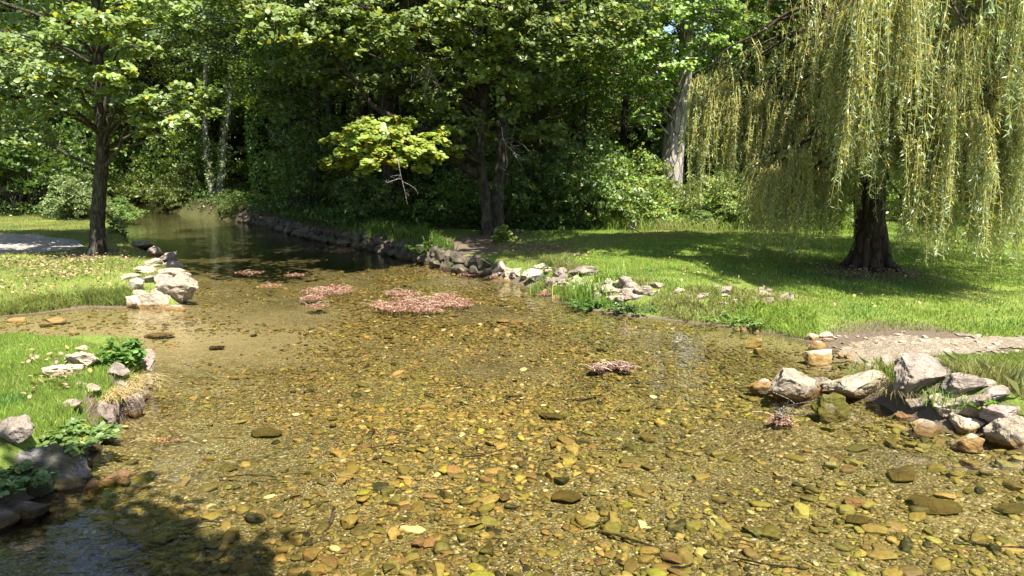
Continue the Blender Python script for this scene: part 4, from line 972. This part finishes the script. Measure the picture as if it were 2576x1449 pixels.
for fi, (x, y) in enumerate(fpts):
    k = 5 if fi < nsp else rng.integers(5); pr = protos[k]; loc = (x, y, H(x, y)-.05); s = R(.82, 1.15)*(.78 if x/y < -.45 else 1)
    zone = 'left of' if x < -14 else ('across' if x < 2 else 'behind the lawn right of')
    lab = {'left of': 'slim dark tree in the shaded wood beyond the left bank and path', 'across': 'slim dark tree in the dense wood behind the far stone wall', 'behind the lawn right of': 'slim dark tree in the wood behind the lawn and willow'}[zone]
    grp = {'left of': 'trees of the left wood', 'across': 'trees of the middle wood', 'behind the lawn right of': 'trees of the right wood'}[zone]
    if k not in used:
        used.add(k); pr.location = loc; pr.rotation_euler = (0, 0, R(0, 6.28)); pr.scale = (s, s, s); tag(pr, lab, 'tree', grp)
    else: copy_tree(pr, loc, R(0, 6.28), s, lab, 'tree', grp)
# understorey shrubs
SHR = [shrub_proto(2.2, 1.2, .10, (.11, .18, .04)), shrub_proto(1.6, 1.1, .09, (.12, .19, .045), 14), shrub_proto(2.8, 1.3, .11, (.10, .165, .04), 20), shrub_proto(1.2, .95, .065, (.15, .23, .05), 26, yel=.1, dens=1.1)]
used = set(); spts = []; tries = 0
while len(spts) < 175 and tries < 20000:
    tries += 1
    y = 18.3+R(0, 1)**1.8*24; x = R(-.8, .8)*y; d = shore(np.array([x]), np.array([y]))[0][0]
    if d < .45 or forest_amt(x, y) < .35 or (y < 22.0 and x > 2.5): continue
    if any((x-a)**2+(y-b_)**2 < .9 for a, b_ in spts) or (-.43 < x/y < -.32 and 24 < y < 33.5): continue
    spts.append((x, y))
sl = ['leafy green shrub in the undergrowth of the shaded wood beyond the stream', 'leafy green shrub in the undergrowth along the back of the right lawn']
for x, y in spts:
    k = rng.integers(3); loc = (x, y, H(x, y)-.05); s = R(.7, 1.25)*(1.5 if x < -9 else 1); rt = x > 2
    if k not in used:
        used.add(k); q = SHR[k]; q.location = loc; q.scale = (s, s, s); tag(q, sl[rt], 'shrub', 'undergrowth right' if rt else 'undergrowth of the wood')
    else: copy_tree(SHR[k], loc, R(0, 6.28), s, sl[rt], 'shrub', 'undergrowth right' if rt else 'undergrowth of the wood')
# particular sunlit shrubs
q0 = SHR[3]
first = True
for (px, py, s, lab) in [
    (165, 556, 1.2, 'sunlit light green bush on the left bank behind the gravel path'), (285, 556, .7, 'small low bush just right of the alder trunk'),
    (585, 541, .7, 'bright trailing green plant at the left end of the far stone wall'), (1560, 570, 1.5, 'broad bright shrub at the lawn edge left of the leaning tree'),
    (1650, 560, 1.35, 'tall leafy shrub hiding the foot of the leaning pale trunk'), (1775, 562, 1.1, 'pale green low shrub right of the leaning pale trunk'), (1450, 566, 1.3, 'darker shrub in half shade right of the twin stemmed tree'),
    (1850, 572, 1.3, 'bushy shrub under the left fronds of the willow'), (1950, 575, 1.1, 'low weedy shrub behind the lowest left fronds of the willow'), (2040, 572, 1.2, 'low weedy shrub just left of the willow trunk'),
    (2330, 560, 1.3, 'shaded shrub behind the willow, first to the right of its trunk'), (2440, 562, 1.3, 'shaded shrub behind the willow, second to the right of its trunk'), (2540, 565, 1.4, 'shaded shrub behind the willow at the right edge'),
    (385, 509, 1.7, 'dark bush on the far bank at the bend of the stream'), (455, 520, 1.4, 'dark bush beside the far bend, nearest the forked pale tree'), (320, 506, 1.8, 'farthest dark bush up the shaded stream'),
    (1370, 572, 1.0, 'low dark shrub at the shaded back of the lawn')]:
    q = hit(px, py); loc = (q[0], q[1]+.4, q[2]-.05)
    if first: q0.location = loc; q0.scale = (s, s, s); tag(q0, lab, 'bush'); first = False
    else: copy_tree(q0, loc, R(0, 6.28), s, lab, 'bush', None)
for i in range(26):
    px = R(1500, 2130); q = hit(px, R(560, 576)); copy_tree(q0, (q[0], q[1]+R(-.3, .8), q[2]-.1), R(0, 6.28), R(.3, .6), 'low weedy plant in the bright strip at the back of the lawn', 'weeds', 'weeds at the back of the lawn')
lv = Buf(); n = 260000; y = 18.2+R(0, 1, n)**1.6*22; x = R(-.85, .85, n)*y; h, d = Hs(x, y); ok = (d > .05) & (forest_amt(x, y) > .45) & ((fbm(x, y, 1.4, 61) > .36) | ((x < -10) & (d < 4))); x, y, h = x[ok], y[ok], h[ok]; n = len(x)
leaves(lv, np.stack([x, y, h+R(.02, .55, n)**1.3*(.4+fbm(x, y, 2, 63))], -1), rng.normal(0, .6, (n, 3))+UP, R(.06, .13, n), greens(n, (.075, .135, .024), .3, .05), OVAL)
tag(lv.build('undergrowth', M_LEAF), 'low leafy ground cover on the floor of the wood', 'undergrowth', kind='stuff')
# far mass of foliage closing the wood
lv = Buf(); n = 160000; a = R(-1.05, 1.05, n); rad = R(52, 60, n); z = R(0, 1, n)**.9*19; x = np.sin(a)*rad; y = np.cos(a)*rad
z *= .75+.35*vnoise(x, y, 5, 3); low = R(0, 1, n) < .3; z[low] = R(0, 7, low.sum()); keep = (np.abs(np.degrees(a)-13.1) > 2.2) | (z < 9.5); x, y, z = x[keep], y[keep], z[keep]; n = len(x)
leaves(lv, np.stack([x, y, z+.8], -1), rng.normal(size=(n, 3))+UP*.6+np.array([0, -.4, 0]), R(.45, .9, n), greens(n, (.05, .085, .018), .35, .05), OVAL)
tag(lv.build('forest', M_LEAF), 'far dark mass of woodland foliage closing the view', 'forest', kind='stuff')

# ------------------------------------------------------------------ grass and small plants
def grass_patch(buf, n, poly_px, hmin, hmax, col, wid=.008, mask=None, spread=.35, ycol=(.26, .24, .07), yel=.06):
    P4 = np.array([hit(a, b)[:2] for a, b in poly_px]); lo, hi = P4.min(0), P4.max(0); got = 0
    while got < n:
        m = n*2; x = R(lo[0], hi[0], m); y = R(lo[1], hi[1], m); ins = np.zeros(m, bool)
        for i in range(len(P4)):
            a, b = P4[i], P4[(i+1) % len(P4)]; ins ^= ((a[1] > y) != (b[1] > y)) & (x < (b[0]-a[0])*(y-a[1])/(b[1]-a[1]+1e-12)+a[0])
        x, y = x[ins], y[ins]; h, d = Hs(x, y); ok = (d > .03) & (h > .0)
        ok &= fbm(x, y, .7, 41) + R(-.25, .25, len(x)) > .33
        if mask is not None: ok &= mask(x, y)
        x, y, h = x[ok][:n-got], y[ok][:n-got], h[ok][:n-got]; k = len(x); got += k
        hh = R(hmin, hmax, k)*(.55+.9*fbm(x, y, .9, 44)); a = R(0, 6.28, k); ln = R(0, spread, k)*hh; w_ = wid*R(.6, 1.3, k)
        la = R(0, 6.28, k)
        b0_ = np.stack([x-np.cos(a)*w_/2, y-np.sin(a)*w_/2, h-.01], -1); b1_ = np.stack([x+np.cos(a)*w_/2, y+np.sin(a)*w_/2, h-.01], -1)
        mid = np.stack([x+np.cos(la)*ln*.35, y+np.sin(la)*ln*.35, h+hh*.6], -1)
        m0 = mid-np.stack([np.cos(a)*w_*.4, np.sin(a)*w_*.4, 0*a], -1); m1_ = mid+np.stack([np.cos(a)*w_*.4, np.sin(a)*w_*.4, 0*a], -1)
        tp = np.stack([x+np.cos(la)*ln*1.4, y+np.sin(la)*ln*1.4, h+hh], -1)
        Vv = np.stack([b0_, b1_, m1_, tp, m0], 1).reshape(-1, 3)
        patch = (.72+.6*fbm(x, y, 1.1, 47))[:, None]
        c = greens(k, col, .24, yel, ycol)*patch; dr_ = np.clip((fbm(x, y, 1.7, 53)-.56)*6, 0, .75)[:, None]; c = c*(1-dr_)+dr_*np.array([.27, .25, .10])*R(.7, 1.1, (k, 1)); cl_ = (vnoise(x, y, .45, 57) > .8)[:, None]; c = np.where(cl_, c*np.array([.62, .8, .9]), c); buf.add(Vv, np.arange(k*5).reshape(k, 5), np.repeat(c, 5, 0))
def nopath(x, y):
    ok = np.ones(len(x), bool)
    for poly in (PATHPOLY, BEACH):
        P4 = np.array(poly); ins = np.zeros(len(x), bool)
        for i in range(len(P4)):
            a, b = P4[i], P4[(i+1) % len(P4)]; ins ^= ((a[1] > y) != (b[1] > y)) & (x < (b[0]-a[0])*(y-a[1])/(b[1]-a[1]+1e-12)+a[0])
        ok &= ~ins | (R(0, 1, len(x)) < .10)
    for q_, r_ in ((b2, .8), (b1, .9), (b0, .6)): ok &= ((x-q_[0])**2+(y-q_[1])**2 > (r_*R(.5, 1.2, len(x)))**2)
    for q_ in STONES:
        if q_[2] > .07: ok &= ((x-q_[0])**2+(y-(q_[1]-q_[2]*.75))**2 > (q_[2]*1.05)**2) | (R(0, 1, len(x)) < .06)
    return ok
G = Buf()
LG = (.20, .275, .05)
grass_patch(G, 170000, [(1250, 600), (1500, 560), (2576, 560), (2900, 620), (2900, 860), (2030, 850), (1700, 800), (1400, 740), (1250, 690)], .018, .045, LG, .009, nopath)
grass_patch(G, 45000, [(2150, 905), (3500, 900), (3300, 1200), (2450, 1080), (2250, 1030)], .02, .05, (.19, .25, .05), .006, nopath)
grass_patch(G, 48000, [(-150, 800), (-150, 540), (300, 545), (480, 700), (430, 775), (100, 787)], .025, .06, (.20, .205, .065), .008, nopath)
grass_patch(G, 90000, [(-200, 1130), (-300, 850), (130, 855), (330, 890), (385, 940), (300, 1060), (180, 1180)], .025, .065, (.18, .26, .045), .005, nopath)
tag(G.build('grass', M_GRASS), 'short green lawn grass on both banks', 'grass', kind='stuff')
G = Buf()
nearshore = lambda x, y: (shore(x, y)[0] < .95) & nopath(x, y)
grass_patch(G, 8000, [(1400, 760), (1420, 690), (1600, 700), (1900, 740), (2060, 800), (2060, 860), (1700, 805)], .04, .12, (.20, .29, .05), .009, nearshore, .8, yel=.08)
edge_ = lambda x, y: shore(x, y)[0] < .28
grass_patch(G, 7000, [(-150, 800), (-150, 740), (330, 735), (330, 790)], .04, .13, (.17, .21, .05), .007, edge_, .9, yel=.2)
grass_patch(G, 7000, [(-150, 900), (-150, 850), (330, 870), (390, 940), (300, 1080), (200, 1130), (330, 950)], .04, .12, (.18, .24, .05), .006, edge_, 1.0, yel=.2)
grass_patch(G, 1400, [(200, 800), (200, 750), (330, 740), (330, 790)], .10, .2, (.14, .19, .04), .007, None, .6)
grass_patch(G, 2500, [(1300, 720), (1420, 660), (1500, 760), (1400, 755)], .08, .18, (.12, .20, .03), .010, nearshore, .6)
grass_patch(G, 2500, [(700, 560), (1150, 640), (1100, 600), (750, 545)], .1, .3, (.08, .14, .02), .014, None, .7)
grass_patch(G, 9000, [(1520, 580), (1520, 545), (2130, 545), (2130, 585)], .12, .35, (.20, .29, .05), .014, None, .7)
grass_patch(G, 4000, [(2100, 1000), (2100, 950), (2576, 930), (2576, 1080), (2350, 1060)], .06, .16, (.14, .20, .035), .007, nearshore, .8, yel=.25)
tag(G.build('tall_grass', M_GRASS), 'longer uncut grass along the shores and wood edge', 'grass', kind='stuff')

def tuft(name, label, px, py, n, h, col, wid=.01, r=.12, droop=.6, cat='grass tuft', dirb=(0, 0), mat=None):
    q = hit(px, py); Bf = Buf()
    for _ in range(n):
        a = R(0, 6.28); d = np.array([math.cos(a)+dirb[0], math.sin(a)+dirb[1], 0]); s = q+np.array([rng.normal(0, r), rng.normal(0, r), -.02]); hh = h*R(.5, 1.1); ln = hh*droop*R(.2, 1)
        t = np.linspace(0, 1, 6)[:, None]; pth = s+d*ln*t**2+UP*(hh*(t-.45*droop*t**3)); side = unit(np.cross(d, UP))*wid*R(.6, 1.2)
        wq = side*np.array([1, .95, .85, .65, .4, .05])[:, None]/2; Vv = np.concatenate([pth-wq, pth+wq]); i = np.arange(5); Bf.add(Vv, np.stack([i, i+1, i+7, i+6], -1), greens(1, col, .2, .1)[0])
    return tag(Bf.build(name, mat or M_GRASS, None, False, tuple(q)), label, cat)
tuft('rush_tuft', 'thick tuft of upright rushes between rocks on the right bank', 1478, 745, 300, .42, (.13, .23, .03), .013, .22)
tuft('rush_tuft', 'small tuft of rushes standing at the waterline left of the thick one', 1345, 738, 60, .26, (.14, .23, .035), .010, .06)
tuft('rush_tuft', 'tuft of rushes beside the square grey block', 1530, 715, 90, .34, (.14, .24, .03), .012, .12)
tuft('rush_tuft', 'sparse tall rushes on the grassy shore near the willow shade', 1790, 745, 60, .30, (.15, .24, .04), .010, .2)
tuft('rush_tuft', 'sparse tall rushes in the grass behind the long grey boulder', 1590, 690, 50, .28, (.15, .24, .04), .010, .2)
tuft('grass_tuft', 'wispy grass heads at the inlet edge of the near left bank', 180, 872, 60, .24, (.20, .26, .08), .004, .12, .35)
tuft('grass_tuft', 'wispy grass at the front edge of the left lawn', 255, 765, 60, .26, (.18, .22, .06), .005, .08, .4)
tuft('dry_grass_tuft', 'blond dry grass hanging over the stones of the near left bank', 322, 968, 520, .20, (.45, .34, .16), .004, .09, 1.5, 'dry grass', (.5, -.5), M_DRY)
tuft('dry_grass_tuft', 'blond dry grass hanging below the dark round rock', 282, 1005, 420, .18, (.43, .32, .15), .004, .08, 1.6, 'dry grass', (.5, -.7), M_DRY)
tuft('dry_grass_tuft', 'dry straw hanging in the gap beside the big pitted boulder', 2252, 985, 320, .20, (.38, .30, .15), .004, .07, 1.4, 'dry grass', (-.2, -.8), M_DRY)
tuft('grass_tuft', 'green grass tuft on top beside the pitted boulder', 2262, 950, 140, .16, (.13, .21, .03), .006, .09, .7)
tuft('grass_tuft', 'green grass hanging between pitted boulder and grey boulder', 2385, 1020, 220, .18, (.13, .21, .03), .006, .11, .9)
tuft('grass_tuft', 'grass tuft on the little beach behind the broad cracked boulder', 2165, 945, 90, .08, (.13, .21, .03), .005, .07, .7)

def leafy(name, label, px, py, wpx, hpx, nst, col, leaf=.06, cat='plant', trail=0, yb=0.0):
    q = hit(px, py); ds = np.linalg.norm(q-np.array([0, 0, CAMZ])); r = wpx/F*ds/2; h = hpx/F*ds
    root = empty(name, tuple(q)); tag(root, label, cat); st = Buf(); lv = Buf()
    for _ in range(nst):
        a = R(0, 6.28); rr = r*R(.1, 1)**.7; base = q+np.array([math.cos(a)*rr*.5, math.sin(a)*rr*.5+yb, -.03]); hh = h*R(.45, 1)*(1-.35*(rr/r))
        tip = base+np.array([math.cos(a)*rr*.6, math.sin(a)*rr*.6, hh]); 
        if trail: tip = base+np.array([math.cos(a)*rr*1.0, math.sin(a)*rr, hh*.55])
        p = spline([base, (base+tip)/2+UP*(.25*hh if trail else 0)+rng.normal(0, .01, 3), tip], 5); tube(st, p, np.linspace(.0035, .0015, len(p)), 4, (.12, .16, .05))
        m = int(10*hh/leaf)+6; i = np.clip((R(.12, 1, m)**.8*(len(p)-1)).astype(int), 0, len(p)-1); az = R(0, 6.28, m); dr = np.stack([np.cos(az), np.sin(az), R(-.3, .35, m)], -1)
        s = leaf*R(.55, 1.15, m); leaves(lv, p[i]+dr*(s*.55)[:, None], UP+rng.normal(0, .4, (m, 3)), s, greens(m, np.array(col), .22, .04), OVAL, dr, 1.15, .25)
    sm = M_GRASS; st.build('stem', sm, root, True); lv.build('foliage', M_LEAF, root)
leafy('nettle_plant', 'bright green bushy nettle like plant on the inlet side of the near left bank', 292, 925, 105, 85, 46, (.10, .20, .025), .065, yb=.1)
leafy('bramble_plant', 'dark green bramble trailing over the near left bank down to the water', 150, 1125, 170, 80, 60, (.10, .18, .04), .06, 'bramble', 1)
leafy('bramble_plant', 'end of the bramble with larger light leaves nearest the water', 228, 1105, 70, 60, 22, (.11, .20, .035), .065, 'bramble', 1)
leafy('bramble_plant', 'bramble leaves at the left edge over the large tilted boulder', 20, 1225, 130, 90, 50, (.10, .18, .04), .06, 'bramble', 1)
leafy('weed_plant', 'sunlit leafy sprout at the foot of the twin stemmed tree', 1268, 612, 60, 60, 26, (.14, .22, .03), .10)
leafy('weed_plant', 'low leafy water weeds at the foot of the rushes', 1500, 768, 150, 26, 60, (.09, .16, .03), .045, 'weeds')
leafy('weed_plant', 'low leafy weeds among stones of the grassy shore', 1590, 778, 130, 24, 50, (.10, .18, .03), .045, 'weeds')
leafy('weed_plant', 'leafy weeds near the beach end of the grassy shore', 1850, 800, 200, 22, 60, (.11, .20, .03), .045, 'weeds')
leafy('weed_plant', 'creeping greenery on the shaded bank wall near the twin stemmed tree', 1075, 640, 120, 40, 50, (.05, .09, .02), .07, 'weeds')
leafy('weed_plant', 'small green sprig on the mossy side of the left stone point', 460, 712, 24, 20, 10, (.10, .17, .03), .05)
leafy('weed_plant', 'green weeds between the grey boulders near the right edge', 2480, 1025, 90, 30, 30, (.11, .19, .03), .045, 'weeds')

# fallen leaves on the lawns
Bf = Buf()
for poly, n in [([(-60, 635), (380, 650), (350, 765), (-60, 790)], 1000), ([(0, 870), (250, 890), (300, 960), (180, 1060), (0, 1060)], 70), ([(1250, 600), (1500, 620), (1500, 690), (1260, 650)], 350), ([(2050, 670), (2400, 690), (2350, 720), (2050, 700)], 420),
                ([(1300, 640), (2576, 600), (2576, 840), (1600, 740)], 260)]:
    P4 = np.array([hit(a, b)[:2] for a, b in poly]); k = len(P4)
    wts = rng.dirichlet(np.ones(k), n*2); xy = wts @ P4; xy = xy[fbm(xy[:, 0], xy[:, 1], .8, 71)+R(-.25, .25, len(xy)) > .46]; h, d = Hs(xy[:, 0], xy[:, 1]); ok = d > .03; xy, h = xy[ok], h[ok]; m = len(xy)
    leaves(Bf, np.stack([xy[:, 0], xy[:, 1], h+.05+R(0, .03, m)], -1), UP+rng.normal(0, .4, (m, 3)), R(.03, .062, m), greens(m, (.235, .165, .095), .3, .12, (.34, .27, .08)), OVAL, None, 1.2, .3)
tag(Bf.build('fallen_leaves', M_DRY), 'dry tan leaves scattered over the lawns and under the trees', 'fallen leaves', kind='stuff')

# floating mats of dead weed
def raft(px, py, wpx, hpx, n, label, col=(.205, .10, .068), hgt=.012, name='weed_raft', z=0.0, leaf=.04):
    n = int(n*1.6); q = np.array([*g(px, py), 0]); ds = np.linalg.norm(q-np.array([0, 0, CAMZ])); rx = wpx/F*ds/2; ry = (np.array(g(px, py-hpx/2))-np.array(g(px, py+hpx/2)))[1]/2
    a = R(0, 6.28, n); rr = R(0, 1, n)**.6; far_ = R(0, 1, n) < .07; rr[far_] *= R(1, 1.25, far_.sum()); x = np.cos(a)*rr*rx; y = np.sin(a)*rr*ry; rr = np.minimum(rr, 1); edge = (vnoise(np.cos(a)*2, np.sin(a)*2, .7, int(px)) > .25) | (rr < .45+.5*vnoise(a*3, rr*2, .8, int(px)+3))
    x, y, rr = x[edge], y[edge], rr[edge]; m = len(x); zz = z+.005+hgt*(1-rr**2)*R(.1, 1, m); Bf = Buf()
    dr = np.stack([rng.normal(0, 1, m)+.6, rng.normal(0, .7, m), rng.normal(0, .25, m)], -1)
    leaves(Bf, np.stack([q[0]+x, q[1]+y, zz], -1), UP+rng.normal(0, .5, (m, 3)), leaf*R(.5, 1.3, m), greens(m, col, .35, .12, (.55, .42, .28)), LANCE, dr, .28, .2)
    for _ in range(max(2, m//160)):
        i = rng.integers(m); s = np.array([q[0]+x[i], q[1]+y[i], zz[i]]); e = s+np.array([R(-.2, .2), R(-.1, .1), R(-.0, .05)]); tube(Bf, spline([s, (s+e)/2+UP*.02, e], 3), .003, 4, (.35, .26, .17))
    return tag(Bf.build(name, M_DRY, None, False, (q[0], q[1], z)), label, 'weed mat')
raft(1060, 764, 250, 40, 5200, 'largest raft of dead reddish weed floating in mid stream', hgt=.018)
raft(1010, 737, 90, 14, 700, 'narrow reddish weed strip just behind the largest raft')
raft(1120, 745, 60, 10, 350, 'small weed tail at the right end of the largest raft')
raft(825, 730, 125, 24, 1500, 'second reddish weed raft, left of the largest')
raft(785, 750, 56, 12, 450, 'small weed patch under the second raft')
raft(800, 769, 60, 9, 350, 'lowest small weed patch left of the largest raft')
raft(630, 685, 70, 10, 260, 'thin scatter of weed at the edge of the tree shade')
raft(680, 718, 50, 7, 150, 'faint weed speck between the shade edge and the second raft', (.28, .12, .08))
raft(740, 692, 50, 6, 150, 'thin weed line in the shaded water left of centre')
raft(862, 631, 60, 9, 350, 'dark weed clump in the shaded stream below the far wall')
raft(1195, 690, 80, 8, 500, 'weed line caught against the right bank stones')
raft(1385, 741, 90, 7, 500, 'flat weed strip along the shore left of the rushes')
raft(1540, 923, 112, 22, 2200, 'purplish weed raft on its own right of centre', (.135, .07, .055), .022)
raft(1965, 1062, 62, 18, 350, 'small twiggy debris clump left of the mossy boulder', (.25, .14, .09), .05)
raft(1240, 668+30, 40, 5, 140, 'bit of weed at the start of the sunlit row of stones')
raft(812, 1192, 110, 26, 500, 'dark red weed clump tangled on a sunken stick', (.11, .04, .03), .04, z=-.09, leaf=.07)
raft(410, 1085, 70, 8, 160, 'faint sunken weed near the near left bank', (.35, .2, .1), .02, z=-.08)
Bf = Buf(); q = np.array([*g(830, 1215), 0]); pts = [np.array([*g(x, y, -.12), z]) for x, y, z in [(818, 1205, -.08), (835, 1250, -.11), (838, 1290, -.13), (815, 1335, -.15), (785, 1372, -.2)]]
pth = spline(pts, 6); tube(Bf, pth, np.linspace(.011, .017, len(pth)), 8, lump=.12); tag(Bf.build('sunken_stick', M_WBARK, None, True, tuple(pts[0])), 'curved brown stick sunk in the water below the red weed clump', 'stick')
for (pa, lab) in [([(1960, 1070), (1968, 1045), (1975, 1032)], 'pale twig upright in the small debris clump'), ([(1690, 860), (1710, 875), (1722, 890)], 'thin pale twig lying in the right bay water')]:
    Bf = Buf(); q = [np.array([*g(pa[0][0], pa[0][1]), 0]) + np.array([(x-pa[0][0])/F*7, 0, (pa[0][1]-y)/F*7 if 'upright' in lab else 0.004]) for x, y in pa]
    tube(Bf, spline(q, 4), .005, 5)
    for _ in range(7):
        s = q[1]; tube(Bf, spline([s, s+rng.normal(0, .05, 3)+UP*.03, s+rng.normal(0, .09, 3)+(UP*.06 if 'upright' in lab else 0)], 3), .003, 4)
    tag(Bf.build('twig', M_TWIG, None, True, tuple(q[0])), lab, 'twig')
for i in range(26):                          # dark sticks on the bed
    x, y = scatter_bed(60, 3.2, 7)[0]; a = R(-.6, .6); l_ = R(.12, .4); z = H(x, y)+.03
    Bf = Buf(); d = np.array([math.cos(a), math.sin(a), R(-.04, .08)]); tube(Bf, spline([np.array([x, y, z]), np.array([x, y, z])+d*l_*.5+rng.normal(0, .012, 3), np.array([x, y, z])+d*l_], 4), R(.003, .008), 5)
    tag(Bf.build('bed_stick', M_WBARK, None, True, (x, y, z)), 'short dark stick lying among pebbles under the near water', 'stick', 'dark sticks on the stream bed')
